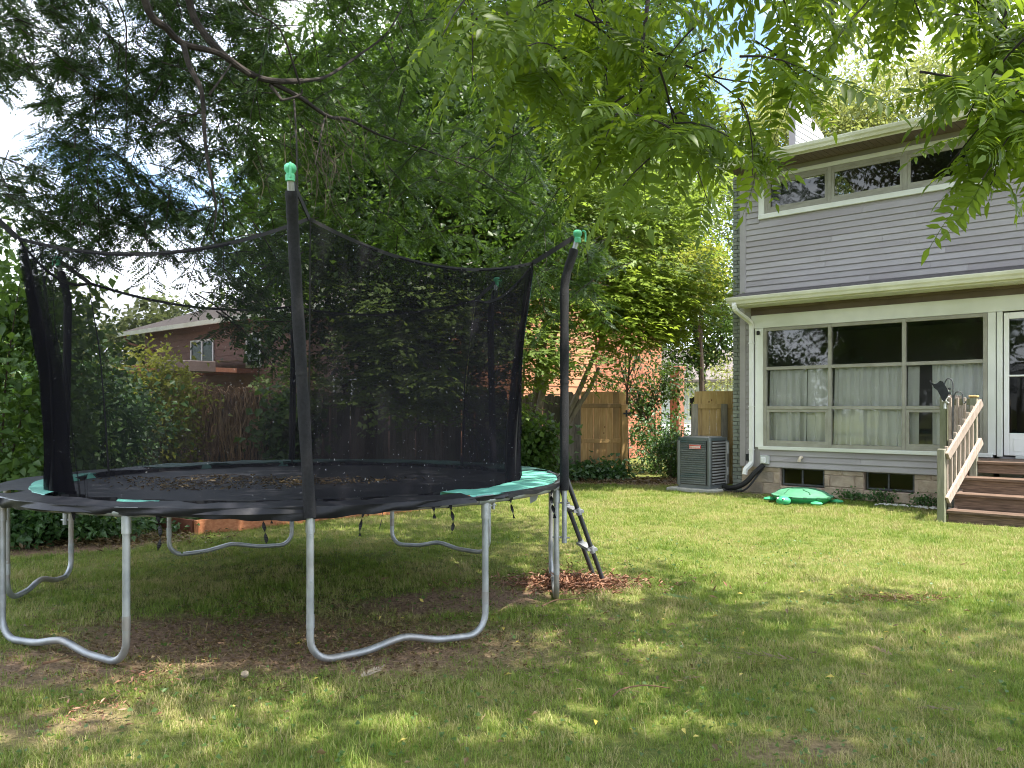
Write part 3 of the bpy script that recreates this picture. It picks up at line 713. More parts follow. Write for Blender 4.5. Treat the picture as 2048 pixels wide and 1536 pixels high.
# downspout
ds = MB()
P_ = [(.02, -.62, 3.26), (.02, -.62, 3.19), (.03, -.55, 3.12), (.05, -.12, 2.98), (.055, -.065, 2.90), (.055, -.065, .62), (.05, -.075, .52), (.0, -.17, .42), (-.01, -.19, .33)]
P_ = smooth_path(P_[:5], 3) + smooth_path(P_[5:], 4)
k0 = len(ds.v)
for i, p in enumerate(P_):
    t = (P_[min(i + 1, len(P_) - 1)] - P_[max(0, i - 1)]).normalized(); x = Vector((1, 0, 0)); y = t.cross(x).normalized(); x = y.cross(t)
    for sx, sy in ((-1, -1), (1, -1), (1, 1), (-1, 1)): ds.v.append(tuple(p + x * sx * .034 + y * sy * .027))
for i in range(len(P_) - 1):
    for j in range(4): ds.f.append((i * 4 + j, i * 4 + (j + 1) % 4, i * 4 + 4 + (j + 1) % 4, i * 4 + 4 + j))
dsp = ds.build('downspout', 'downspout', house)
for z in (2.6, 1.5, .75): MB().cbox(.012, .098, -.101, -.034, z, z + .02, .003).build('strap', 'downspout', dsp)
# small fittings on the wall
MB().cbox(.21, .37, -.075, -.016, .515, .665, .01).build('vent_box', 'vent_grey', house)
MB().cbox(.235, .325, -.10, -.0755, .53, .64, .008).build('vent_hood', 'label_white', house)
MB().tube(smooth_path([(.93, -.01, .655), (.93, -.055, .655), (.925, -.085, .63), (.915, -.09, .585)], 4), .026, 12).build('vent_pipe', 'cream_pvc', house, True)
MB().cbox(.145, .20, -.075, -.033, 2.745, 2.815, .012).build('camera', 'hose_black', house)
MB().cbox(-.06, .0, -.06, -.018, .56, .68, .006).build('tap_box', 'iron', house)

# ------------------------------------------------------------------ entry steps with railing
stp = empty('entry_steps', HO, HZ, 'brown wooden entry steps with pale railing at the white door', 'steps')
SX0, SX1 = 3.62, 5.6
for i, (y, z) in enumerate(((-1.75, .15), (-1.47, .35), (-1.19, .55))):
    MB().cbox(SX0 - .03, SX1, y - .03, y + .13, z - .04, z, .005).build('tread', 'deck_wood', stp)
    MB().cbox(SX0 - .03, SX1, y + .136, y + .285, z - .04, z, .005).build('tread', 'deck_wood', stp)
    MB().cbox(SX0, SX1, y, y + .03, z - .2 if i else -.03, z - .042, .004).build('riser', 'deck_wood', stp)
for k in range(6):
    y = -.93 + k * .15
    MB().cbox(3.31 + .0, SX1 + .6, y, y + .143, .715, .755, .005).build('deck_board', 'deck_wood', stp)
MB().cbox(3.66, SX1 + .6, -.90, -.862, .595, .712, .004).build('riser', 'deck_wood', stp)
MB().box(3.36, SX1 + .6, -.02, -.75, 0, .3).build('under_frame', 'hose_black', stp) if False else None
MB().cbox(3.36, SX1 + .6, -.06, -.022, .55, .712, .004).build('joist', 'deck_wood', stp)
for x in (3.36, 5.9): MB().cbox(x, x + .04, -.86, -.062, .55, .712, .004).build('joist', 'deck_wood', stp)
# stringer under the treads
MB().add([(SX0, -1.72, 0), (SX0, -.9, .6), (SX0, -.9, .4), (SX0, -1.4, 0), (SX0 + .04, -1.72, 0), (SX0 + .04, -.9, .6), (SX0 + .04, -.9, .4), (SX0 + .04, -1.4, 0)],
         [(0, 1, 2, 3), (7, 6, 5, 4), (0, 4, 5, 1), (1, 5, 6, 2), (2, 6, 7, 3), (3, 7, 4, 0)]).build('stringer', 'deck_wood', stp)
def post(x, y, z0, z1, mat='post_grey', s_=.045): return MB().cbox(x - s_, x + s_, y - s_, y + s_, z0, z1, .006).build('post', mat, stp)
post(3.555, -1.80, -.05, .945); post(3.345, -.90, -.05, 1.64); post(3.72, -.905, -.05, 1.62); post(3.345, -.06, -.05, 1.60)
MB().cbox(3.665, 3.775, -.96, -.85, 1.622, 1.65, .006).build('post_cap', 'new_wood', stp)
TA, TB = Vector((3.80, -.86, 1.555)), Vector((3.625, -1.80, .85))
BA, BB = Vector((3.80, -.86, 1.03)), Vector((3.625, -1.80, .28))
MB().bar(TA, TB, .038, .10).build('handrail', 'rail_pale', stp); MB().bar(BA, BB, .038, .10).build('lower_rail', 'rail_pale', stp)
for k in range(8):
    t = (k + .5) / 8; a = TA.lerp(TB, t); b = BA.lerp(BB, t)
    MB().cbox(a.x - .058, a.x - .021, a.y - .019, a.y + .019, b.z - .03, a.z + .085, .003).build('baluster', 'rail_pale', stp)
for z in (1.60, .86): MB().bar((3.345, -.85, z), (3.345, -.11, z), .038, .085).build('side_rail', 'weathered', stp)
for k in range(6): 
    y = -.79 + k * .125; MB().cbox(3.366, 3.402, y - .018, y + .018, .80, 1.66, .003).build('baluster', 'rail_pale', stp)
for z in (1.56, .86): MB().bar((3.392, -.92, z), (3.674, -.92, z), .038, .085).build('front_rail', 'weathered', stp)
for k in range(3):
    x = 3.44 + k * .09; MB().cbox(x - .018, x + .018, -.976, -.941, .80, 1.62, .003).build('baluster', 'rail_pale', stp)
# shepherd hook with a bird shaped ornament and a beaded chime
hk = empty('garden_hook', hw(3.50, -1.06), HZ, 'grey iron double garden hook standing behind the stair railing', 'hook')
MB().tube(smooth_path([(0, 0, -.1), (0, 0, .8), (.0, 0, 1.55), (.0, 0, 1.80), (-.03, 0, 1.875), (-.075, 0, 1.875), (-.105, 0, 1.81), (-.10, 0, 1.76)], 6), .009, 8).build('stake', 'iron_grey', hk, True)
MB().tube(smooth_path([(.002, 0, 1.45), (.02, 0, 1.66), (.07, 0, 1.70), (.115, 0, 1.67), (.125, 0, 1.56), (.15, 0, 1.545), (.16, 0, 1.57)], 6), .008, 8).build('hook_arm', 'iron_grey', hk, True)
ch = empty('hanging_chime', hw(3.50 - .10, -1.06, 1.76), HZ, 'white beaded chime hanging from the garden hook', 'chime')
cm = MB(); rg = random.Random(3)
for k in range(26):
    cm.lathe([(.001, -.012), (.010, -.006), (.011, .004), (.001, .012)], (rg.uniform(-.045, .045), rg.uniform(-.03, .03), -.02 - rg.random() * .19), 6)
cm.build('beads', 'label_white', ch); MB().tube([(0, 0, .0), (0, 0, -.3)], .004, 5).build('cord', 'label_white', ch)
MB().lathe([(.004, -.30), (.022, -.29), (.018, -.24), (.006, -.21)], (0, 0, 0), 10).build('bell', 'vent_grey', ch)
om = empty('metal_ornament', hw(3.43, -1.10, 1.62), HZ, 'dark cut metal bird ornament tied above the railing post', 'ornament')
V = [(-.19, .21), (-.155, .19), (-.12, .20), (-.08, .235), (-.045, .22), (-.02, .17), (.01, .12), (.03, .05), (.0, -.01), (-.03, -.06), (-.06, -.02), (-.09, .05), (-.115, .10), (-.16, .14)]
om_m = MB(); om_m.prism_x([(a * 1.0, b) for a, b in V], -.006, .006); o_ = om_m.build('bird_plate', 'iron', om); o_.rotation_euler = (0, 0, R(-90))
MB().tube(smooth_path([(-.03, 0, -.05), (-.06, .0, .0), (-.12, 0, .12), (-.19, 0, .2), (-.215, 0, .25)], 4), .005, 5).build('wire', 'iron', om)
for z in (.06, .12): MB().lathe([(.001, -.018), (.02, -.01), (.02, .01), (.001, .018)], (.035, 0, z), 8).build('knob', 'iron', om)

# ------------------------------------------------------------------ air conditioner
AW = .66
ac = empty('air_conditioner', (3.47, 14.53, 0), HZ, 'dark grey louvred air conditioning unit with red badge beside the house corner', 'air conditioner')
# local: x along the facade to the right, y into the house; near corner at origin, unit spans x -AW..0, y 0..AW
MB().cbox(-AW - .14, .16, -.14, AW + .14, -.03, .055, .012).build('base_pad', 'concrete', ac)
cyl = .07
def rrect(x0, x1, y0, y1, r, n=5):
    o = []
    for cx_, cy_, a0 in ((x1 - r, y0 + r, -90), (x1 - r, y1 - r, 0), (x0 + r, y1 - r, 90), (x0 + r, y0 + r, 180)):
        for i in range(n + 1):
            a = R(a0 + 90 * i / n); o.append((cx_ + r * math.cos(a), cy_ + r * math.sin(a)))
    return o
def rr_prism(x0, x1, y0, y1, r, z0, z1):
    p = rrect(x0, x1, y0, y1, r); n = len(p); m = MB()
    m.v = [(x, y, z0) for x, y in p] + [(x, y, z1) for x, y in p]
    m.f = [(i, (i + 1) % n, n + (i + 1) % n, n + i) for i in range(n)] + [tuple(range(n - 1, -1, -1)), tuple(range(n, 2 * n))]
    return m
rr_prism(-AW + .02, -.02, .02, AW - .02, .06, .06, .90).build('coil', 'ac_coil', ac, True)
rr_prism(-AW - .008, .008, -.008, AW + .008, .075, .90, .955).build('top_cover', 'ac_metal', ac, True)
rr_prism(-AW + .06, -.06, .06, AW - .06, .07, .956, .972).build('fan_guard', 'ac_slat', ac, True)
rr_prism(-AW - .004, .004, -.004, AW + .004, .075, .056, .115).build('base_rail', 'ac_metal', ac, True)
# left (camera facing) side: ribbed sheet; slats all round it
sl_f = MB().prism_x([(-.002, 0), (-.012, .003), (-.012, .02), (-.002, .034), (.004, .034), (.004, 0)][::-1], -AW + .075, -.075).mesh('slat', 'ac_metal')
sl_r = MB(); sl_r.prism_x([(-.004, 0), (-.016, .003), (-.016, .016), (-.004, .028), (.004, .028), (.004, 0)][::-1], .075, AW - .075)
sl_r = sl_r.mesh('slat', 'ac_slat')
for k in range(20): link('slat', sl_f, ac, (0, 0, .13 + k * .0385))
for k in range(15): link('slat', sl_r, ac, (0, 0, .13 + k * .0515), (0, 0, R(90)))
for k in range(9):
    x = -AW + .09 + k * .06; MB().box(x, x + .004, -.0135, -.0125, .12, .9).build('rib', 'ac_metal', ac)
for (x, y) in ((-.03, .03), (-AW + .03, .03), (-.03, AW - .03)):
    MB().lathe([(.042, .11), (.042, .90)], (x, y, 0), 12).build('corner_post', 'ac_metal', ac, True)
MB().cbox(.002, .03, AW - .10, AW - .005, .12, .89, .004).build('service_panel', 'ac_slat', ac)
bd = MB().cbox(-.40, -.165, -.026, -.0145, .755, .83, .006).build('badge', 'red_badge', ac)
m = MB()
x = -.385
for wd in (.018, .014, .02, .016, .018, .014, .02, .016, .018):
    m.box(x, x + wd, -.0275, -.0262, .778, .806); x += wd + .006
m.build('badge_lettering', 'badge_text', bd)
m = MB(); m.box(-.398, -.167, -.0272, -.0262, .757, .763); m.box(-.398, -.167, -.0272, -.0262, .822, .828); m.build('badge_border', 'badge_text', bd)
MB().cbox(.0305, .034, AW - .095, AW - .015, .66, .86, .001).build('sticker', 'label_white', ac)
MB().cbox(.0305, .034, AW - .085, AW - .02, .28, .42, .001).build('sticker', 'label_white', ac)
hs = MB().tube([tuple(p) for p in smooth_path([hw(-.45, -.12, .08), hw(-.2, -.22, .09), hw(.0, -.2, .18), hw(.15, -.14, .36), hw(.27, -.05, .5)], 6)], .045, 9)
o = hs.build('line_hose', 'hose_black', None, True); tag(o, 'thick black line hose curving from the air conditioner to the wall', 'hose')
hs = MB().tube([tuple(p) for p in smooth_path([hw(-.5, -.2, .05), hw(-.2, -.3, .03), hw(.05, -.28, .08), hw(.2, -.1, .34), hw(.25, -.03, .44)], 6)], .018, 7)
o = hs.build('thin_cable', 'hose_black', None, True); tag(o, 'thin black cable lying below the thick line hose', 'cable')

# ------------------------------------------------------------------ turtle shaped sandbox
tb = empty('turtle_sandbox', (4.58, 13.08, 0), R(-55), 'green turtle shaped plastic sandbox with domed lid on the grass', 'sandbox')
tb.scale = (.94, .94, .72)
MB().lathe([(.34, -.02), (.40, .0), (.45, .06), (.485, .10), (.485, .115), (.46, .118)], (0, 0, 0), 36, 1.0, .92).build('basin', 'turtle_body', tb, True)
lid = MB().lathe([(.475, .12), (.505, .124), (.508, .15), (.485, .163), (.455, .170), (.43, .20), (.36, .25), (.24, .285), (.11, .302), (.001, .306)], (0, 0, 0), 40, 1.0, .92).build('lid', 'turtle_lid', tb, True)
def dome_z(r): return np.interp(r, [0, .11, .24, .36, .43, .455], [.306, .302, .285, .25, .20, .170])
def ridge(pts):
    q = []
    for (x, y) in pts:
        r = math.hypot(x, y / .92); q.append((x, y, float(dome_z(r)) + .002))
    MB().tube(q, .011, 6).build('shell_ridge', 'turtle_ridge', lid, True)
hexp = [(.16 * math.cos(R(60 * i + 15)), .15 * math.sin(R(60 * i + 15))) for i in range(7)]
ridge([p for a, b in zip(hexp[:-1], hexp[1:]) for p in ((a[0], a[1]), ((a[0] + b[0]) / 2, (a[1] + b[1]) / 2))] + [hexp[-1]])
for i in range(6):
    a = R(60 * i + 15); ridge([(r * math.cos(a + .12 * math.sin(r * 20)), .92 * r * math.sin(a + .12 * math.sin(r * 20))) for r in np.linspace(.165, .42, 7)])
for i in range(14):
    a = R(360 / 14 * i); m = MB(); m.cbox(-.03, .03, -.008, .008, -.02, .02, .003); m.build('lid_notch', 'turtle_ridge', lid, loc=(.503 * math.cos(a), .465 * math.sin(a), .138), rot=(0, 0, a + R(90)))
hd = MB().lathe([(.02, -.08), (.085, -.06), (.105, .0), (.095, .05), (.06, .085), (.005, .10)], (0, 0, 0), 18, 1.25, 1.0).build('head', 'turtle_body', tb, True, (.0, -.50, .06))
for sx in (-1, 1):
    e = MB().lathe([(.002, -.028), (.022, -.018), (.028, 0), (.022, .018), (.002, .028)], (0, 0, 0), 12).build('eye', 'eye_white', hd, True, (sx * .055, -.065, .045))
    MB().lathe([(.001, -.014), (.013, -.006), (.013, .006), (.001, .014)], (0, 0, 0), 10).build('pupil', 'eye_black', e, True, (sx * .005, -.022, .002))
for ax, ay in ((-.45, -.25), (.45, -.25), (-.42, .3), (.44, .3)):
    MB().lathe([(.03, -.03), (.10, -.02), (.115, .01), (.09, .035), (.02, .05)], (0, 0, 0), 16, 1.0, .8).build('foot', 'turtle_body', tb, True, (ax * 1.0, ay, .03), (0, 0, math.atan2(ay, ax)))
MB().lathe([(.02, -.03), (.06, 0), (.05, .04), (.01, .06)], (0, 0, 0), 10).build('tail', 'turtle_body', tb, True, (0, .5, .04))

# ================================================================== TRAMPOLINE
TC = Vector((-1.731, 6.746, 0)); TR = 2.13; RIM = .884
LEG_A = [R(a) for a in (-74.0, -42.9, -14.1, 13.4, 45.2, 77.7, 106.5, 139.9, 168.4, 194.0, 226.1, 258.1)]
tr = empty('trampoline', TC, 0, 'large round trampoline with black safety net and galvanised legs', 'trampoline')
def pol(a, r, z): return Vector((r * math.cos(a), r * math.sin(a), z))
rim = MB(); n = 96
pts = [pol(2 * math.pi * i / n, TR, RIM) for i in range(n)] ; nn = 10
for i in range(n):
    a = 2 * math.pi * i / n
    for j in range(nn):
        b = 2 * math.pi * j / nn; rim.v.append(tuple(pol(a, TR + .025 * math.cos(b), RIM + .025 * math.sin(b))))
for i in range(n):
    for j in range(nn): rim.f.append((i * nn + j, ((i + 1) % n) * nn + j, ((i + 1) % n) * nn + (j + 1) % nn, i * nn + (j + 1) % nn))
rim_o = rim.build('rim', 'galvanised', tr, True)
for a in LEG_A:                                        # sockets on the rim
    da = .045 / TR
    MB().tube([pol(a - da * 1.6, TR, RIM), pol(a, TR, RIM), pol(a + da * 1.6, TR, RIM)], .029, 12).build('socket', 'galvanised', rim_o, True)
def wleg(a, b):
    A = pol(a, TR, 0); B = pol(b, TR, 0); d = (B - A).normalized(); r = .13; zb = .030
    def arc(P, s):
        return [P + d * s * r * (1 - math.cos(t)) + Vector((0, 0, zb + r - r * math.sin(t))) for t in np.linspace(0, math.pi / 2, 7)]
    mid = (A + B) / 2; q = (B - A).length
    base = [A + d * (r + .02), A + d * q * .30 + Vector((0, 0, .012)), mid - d * .05 + Vector((0, 0, .05)), mid + d * .05 + Vector((0, 0, .052)), B - d * q * .30 + Vector((0, 0, .012)), B - d * (r + .02)]
    base = [p + Vector((0, 0, zb)) for p in smooth_path(base, 4)]
    path = [A + Vector((0, 0, RIM - .03)), A + Vector((0, 0, .5)), A + Vector((0, 0, .26))] + arc(A, 1) + base[1:-1] + arc(B, -1)[::-1] + [B + Vector((0, 0, .26)), B + Vector((0, 0, .5)), B + Vector((0, 0, RIM - .03))]
    lg = MB().tube(path, .0215, 12).build('leg', 'galvanised', tr, True)
    for P in (A, B):
        MB().tube([P + Vector((0, 0, .22)), P + Vector((0, 0, .30))], .0235, 12).build('joint_sleeve', 'galvanised', lg, True)
        MB().tube([P + Vector((0, 0, RIM - .12)), P + Vector((0, 0, RIM - .02))], .0265, 12).build('joint_sleeve', 'galvanised', lg, True)
for k in range(0, 12, 2): wleg(LEG_A[k], LEG_A[k + 1])
# poles
NET_R = {0: 1.97, 2: 1.95, 4: 1.95, 6: 1.95, 8: 1.95, 10: 2.04}
NET_Z = {0: 2.58, 2: 2.57, 4: 2.53, 6: 2.53, 8: 2.55, 10: 2.55}
LEAN = {0: -.11, 2: .0, 4: .05, 6: -.03, 8: -.04, 10: 0}
for k in range(0, 12, 2):
    a = LEG_A[k]; t = Vector((-math.sin(a), math.cos(a), 0)); e = pol(a, 1, 0); ln = LEAN[k]
    def pp(z, out=0.0):
        return e * (TR + .060 + out) + Vector((0, 0, z)) + t * ln * max(0, (z - .8)) / 1.9 * (1 if k else 1)
    steel = [pp(.46), pp(.9), pp(1.6), pp(2.3), pp(2.42, .006), pp(2.52, .03), pp(2.62, .065), pp(2.75, .10)]
    po = MB().tube(smooth_path(steel, 4), .019, 12).build('pole', 'galvanised', tr, True)
    fo = smooth_path([pp(.855), pp(1.2), pp(1.6), pp(2.0), pp(2.3), pp(2.42, .006), pp(2.52, .03), pp(2.60, .058), pp(2.66, .075)], 4)
    sl = MB().tube(fo, [.033 + .0014 * math.sin(i * 1.3) for i in range(len(fo))], 14).build('foam_sleeve', 'foam', po, True)
    for zz in (.50, .76):
        MB().tube([e * (TR - .03) + Vector((0, 0, zz)), e * (TR + .10) + Vector((0, 0, zz))], .007, 6).build('bolt', 'galvanised', po)
    MB().tube([pp(1.655), pp(1.672)], .0345, 14).build('tape_band', 'black_web', po, True)
    c = pp(2.745, .10)
    cp = MB().lathe([(.025, -.04), (.027, -.008), (.021, .0), (.023, .006), (.031, .016), (.034, .03), (.032, .044), (.022, .054), (.007, .057)], (0, 0, 0), 18).build('cap', 'cap_green', po, True, c)
    MB().tube(smooth_path([e * .035 + Vector((0, 0, .05)), e * .058 + Vector((0, 0, .035)), e * .058 + Vector((0, 0, -.035))], 4), .007, 6).build('cap_hook', 'cap_green', po, True, c)
    nc = pol(a, NET_R[k], NET_Z[k])
    MB().bar(c + Vector((0, 0, .0)) - e * .03, nc, .006, .036).build('strap', 'black_web', po)
# net panels
def net_pt(k, t, v):
    k2 = (k + 2) % 12; a0 = LEG_A[k]; a1 = LEG_A[k2] if k2 else LEG_A[0] + 2 * math.pi
    if k2 and a1 < a0: a1 += 2 * math.pi
    p0 = pol(a0, NET_R[k], NET_Z[k]); p1 = pol(a1, NET_R[k2], NET_Z[k2])
    top = p0.lerp(p1, t); top.z -= .15 * 4 * t * (1 - t) * (1.0 if k in (0, 10) else .75)
    am = a0 + (a1 - a0) * t; rb = 1.80 - .03 * math.cos(6 * t * math.pi) ** 2
    rm = top.length if False else math.hypot(top.x, top.y)
    bot = pol(am, rb, .895)
    w = v ** 1.25
    p = top.lerp(bot, w)
    z = top.z + (bot.z - top.z) * v
    p.z = z
    ew = .11 if (k == 10 and t < .5) or (k == 8 and t > .5) else .06
    edge = math.exp(-(min(t, 1 - t) / ew) ** 2)
    g = (.075 if ew > .1 else .04 if (k == 0 and t > .5) or (k == 2 and t < .5) else .012) * edge * math.sin(min(t, 1 - t) * 190 + v * 3 + k) * (.35 + .65 * v) * (1 if v > .02 else 0)
    wr = .020 * math.sin(t * 31 + v * 9 + k * 1.7) * v * v * (1 - .2 * v) + .028 * math.sin(t * 17 - v * 12 + k) * v * (1 - v)
    belly = -.05 * math.sin(math.pi * v) * edge
    e = Vector((math.cos(am), math.sin(am), 0))
    return p + e * (g + wr + belly)
net_edges = []
NU, NV = 150, 26
for k in range(0, 12, 2):
    V = []; F = []
    for j in range(NV + 1):
        for i in range(NU + 1):
            t = i / NU; t = t - .045 * math.sin(4 * math.pi * t) / 1.0 * .8      # finer near the corners
            V.append(tuple(net_pt(k, max(0, min(1, t)), j / NV)))
    for j in range(NV):
        for i in range(NU):
            a = j * (NU + 1) + i; F.append((a, a + 1, a + NU + 2, a + NU + 1))
    m = MB(); m.v = V; m.f = F; nt_o = m.build('net_panel', 'net_mesh_dense' if k in (0, 2) else 'net_mesh', tr, True)
    b = MB(); top = [net_pt(k, i / 40, 0) for i in range(41)]
    for i in range(40):
        b.add([top[i] + Vector((0, 0, .012)), top[i + 1] + Vector((0, 0, .012)), top[i + 1] - Vector((0, 0, .012)), top[i] - Vector((0, 0, .012))], [(0, 1, 2, 3)])
    b.build('top_band', 'black_web', nt_o)
    # seam strip down the corner where the net is gathered
    cs = [net_pt(k, 0.004, j / 20) for j in range(21)]; s = MB()
    e = pol(LEG_A[k], 1, 0); tt = Vector((-e.y, e.x, 0))
    s.tube(cs, [(.007 if k in (2, 10) else .0035) + .005 * (j / 20) for j in range(21)], 6); s.build('seam', 'black_web', nt_o, True)
    bb = MB(); bt = [net_pt(k, i / 40, 1) for i in range(41)]
    for i in range(40): bb.add([bt[i] + Vector((0, 0, .02)), bt[i + 1] + Vector((0, 0, .02)), bt[i + 1] - Vector((0, 0, .012)), bt[i] - Vector((0, 0, .012))], [(0, 1, 2, 3)])
    bb.build('hem', 'black_web', nt_o)
z_ = [net_pt(2, .035, j / 24) + pol(LEG_A[2], .012, 0) for j in range(25)]
MB().tube(z_[:13], .006, 5).build('zip', 'pad_back', tr, True)
MB().tube(z_[12:], [.011 + .028 * max(0, math.sin((j - 2) / 10 * math.pi)) for j in range(13)], 8).build('net_sleeve', 'black_web', tr, True)
# mat
mt = MB(); rings = [0, .3, .7, 1.1, 1.5, 1.8]
for r_ in rings:
    for j in range(72):
        a = 2 * math.pi * j / 72; mt.v.append((r_ * math.cos(a), r_ * math.sin(a), .885 - .035 * (1 - (r_ / 1.8) ** 2)))
for i in range(len(rings) - 1):
    for j in range(72): mt.f.append((i * 72 + j, (i + 1) * 72 + j, (i + 1) * 72 + (j + 1) % 72, i * 72 + (j + 1) % 72))
mt.build('mat', 'tramp_mat', tr, True)
def sector(a0, a1, r0, r1, z, th, mat, name, seed, wob=.012, n=None):
    rg = random.Random(seed); n = n or max(6, int(abs(a1 - a0) * 26)); m = MB(); ph = [rg.uniform(0, 6) for _ in range(4)]
    cols = []
    for i in range(n + 1):
        a = a0 + (a1 - a0) * i / n
        wi = wob * math.sin(a * 13 + ph[0]) + wob * .7 * math.sin(a * 29 + ph[1]); wo = wob * math.sin(a * 11 + ph[2])
        zz = wob * .5 * math.sin(a * 17 + ph[3]) + rg.uniform(-.003, .003)
        ri, ro = r0 + wi, r1 + wo
        cols.append([pol(a, ri, z - .012), pol(a, ri + .01, z + th + zz), pol(a, (ri + ro) / 2, z + th * 1.35 - zz), pol(a, ro - .02, z + th + zz * .5), pol(a, ro, z - .012)])
    for c in cols: m.v += [tuple(p) for p in c]
    for i in range(n):
        for j in range(4): m.f.append((i * 5 + j, i * 5 + j + 1, i * 5 + 6 + j, i * 5 + 5 + j)[::-1])
    return m.build(name, mat, tr, True)
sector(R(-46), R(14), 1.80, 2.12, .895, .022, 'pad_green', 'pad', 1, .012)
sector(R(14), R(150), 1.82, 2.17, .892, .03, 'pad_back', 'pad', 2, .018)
sector(R(150), R(218), 1.86, 2.17, .892, .022, 'pad_black', 'pad', 3, .014)
sector(R(172), R(229), 1.79, 1.93, .897, .024, 'pad_green', 'pad_edge', 4, .010)
sector(R(218), R(314), 1.86, 2.165, .892, .020, 'pad_black', 'pad', 5, .02)
sector(R(250), R(259), 1.84, 1.90, .905, .012, 'pad_green', 'pad_scrap', 6, .004)
# loose skirt hanging over the front of the rim
sk = MB(); ns = 110; rg = random.Random(5); rows = 6
for i in range(ns + 1):
    f = i / ns; a = R(200) + R(122) * f
    dep = .030 + .035 * math.exp(-((f - .68) / .10) ** 2) + .02 * math.exp(-((f - .15) / .16) ** 2) + .004 * math.sin(a * 60)
    if f > .88: dep = .02
    for j in range(rows):
        t = j / (rows - 1); fl = .008 * math.sin(a * 75 + t * 3) * t + .006 * math.sin(a * 31 + t * 5)
        sk.v.append(tuple(pol(a, TR + .034 + fl * .8 - .025 * max(0, t - .7), .914 - t * (dep + .012))))
for i in range(ns):
    for j in range(rows - 1): sk.f.append((i * rows + j, i * rows + j + 1, (i + 1) * rows + j + 1, (i + 1) * rows + j))
sk.build('skirt', 'pad_black', tr, True)
sk = MB()
for i in range(61):
    a = R(-38) + R(60) * i / 60
    for r_, z in ((TR - .03, .914), (TR + .034, .908), (TR + .036, .885 + .006 * math.sin(a * 40))): sk.v.append(tuple(pol(a, r_, z)))
for i in range(60):
    for j in range(2): sk.f.append((i * 3 + j, i * 3 + j + 1, i * 3 + j + 4, i * 3 + j + 3))
sk.build('skirt', 'pad_black', tr, True)
# ties hanging from the rim, some wrapped round it
def tie(a, ln, w, seed, wrap=True, r_off=.0):
    rg = random.Random(seed); m = MB(); n = max(6, int(ln / .012)); base = pol(a, TR + .03 + r_off, RIM - .01); tw = rg.uniform(35, 60)
    for i in range(n + 1):
        z = -ln * i / n; q = tw * (-z) + rg.uniform(-.2, .2); c = base + Vector((.012 * math.sin(z * 20 + seed), .01 * math.cos(z * 16), z))
        d = Vector((math.cos(q), math.sin(q), 0)) * w / 2; m.v += [tuple(c - d), tuple(c + d)]
    for i in range(n): m.f.append((i * 2, i * 2 + 1, i * 2 + 3, i * 2 + 2))
    o = m.build('tie', 'black_web', tr)
    if wrap: MB().tube([pol(a - .005, TR, RIM), pol(a + .005, TR, RIM)], .0295, 12).build('tie_loop', 'black_web', o)
def rim_angle(px):
    best = None
    for i in range(1200):
        a = R(180) + R(180) * i / 1200
        x = 1024 + 1657 * (TC.x + TR * math.cos(a)) / (TC.y + TR * math.sin(a))
        if best is None or abs(x - px) < best[0]: best = (abs(x - px), a)
    return best[1]
for i, (px, ln, w, wr) in enumerate(((152, .05, .02, True), (323, .20, .022, True), (532, .16, .022, False), (547, .05, .022, False), (722, .14, .02, False), (757, .11, .005, False),
                                     (860, .07, .02, False), (897, .17, .022, True), (1018, .13, .02, True), (1098, .20, .028, True))):
    tie(rim_angle(px), ln, w, i + 3, wr)
MB().add([pol(R(-24), TR - .1, .86), pol(R(-17), TR - .1, .86), pol(R(-18), TR - .12, .79), pol(R(-22), TR - .12, .78)], [(0, 1, 2, 3)]).build('pad_flap', 'ladder_step', tr)

# ladder leaning on the rim
ld = empty('trampoline_ladder', (.78, 7.1, 0), 0, 'black two step ladder leaning against the trampoline rim', 'ladder')
LA = [(Vector((-.335, -.36, .90)), Vector((.0, -.13, -.02))), (Vector((-.405, -.06, .90)), Vector((-.055, .17, -.02)))]
for a, b in LA:
    rl = MB().tube([a, a.lerp(b, .35), a.lerp(b, .7), b], .019, 10).build('rail', 'ladder_paint', ld, True)
    MB().tube([a, a + Vector((-.06, 0, .03)), a + Vector((-.09, 0, .0))], .012, 8).build('hook', 'ladder_paint', rl, True)
for t in (.30, .655):
    p = LA[0][0].lerp(LA[0][1], t); q = LA[1][0].lerp(LA[1][1], t)
    st = MB(); d = (q - p).normalized(); st.bar(p - d * .02, q + d * .02, .085, .022); s_ = st.build('step', 'ladder_step', ld)
    for c in (p, q):
        ax = (LA[0][1] - LA[0][0]).normalized(); MB().tube([c - ax * .03, c + ax * .03], .0245, 10).build('step_clamp', 'ladder_step', s_, True)

# leaf litter lying on the mat
rng = np.random.default_rng(5)
n = 900; cl = np.array([(-.9, -.2), (-.3, .25), (.1, .1), (-.6, .4), (.45, .2), (-1.2, .1), (-.1, -.1), (-.75, -.5)])
ci = rng.integers(0, len(cl), n); off = rng.normal(size=(n, 2)) * np.array([.26, .12])
P = np.zeros((n, 3)); P[:, :2] = cl[ci] + off; rr = np.hypot(P[:, 0], P[:, 1]); P[:, 2] = .890 - .035 * (1 - (rr / 1.8) ** 2) + rng.uniform(0, .02, n)
P += np.array(TC); D = rdirs(n, rng); D[:, 2] *= .25; Nn = rng.normal(size=(n, 3)) * .5; Nn[:, 2] += 1; sz = rng.uniform(.02, .055, n)
V, F = kites(P, D, Nn, sz, sz * .45)
o = link('leaf_litter', raw_mesh('leaf_litter', V, F, 'leaf_dry')); tag(o, 'dry brown leaf litter scattered over the trampoline mat', 'leaf litter', kind='stuff')
tw = MB(); rgx = random.Random(8)
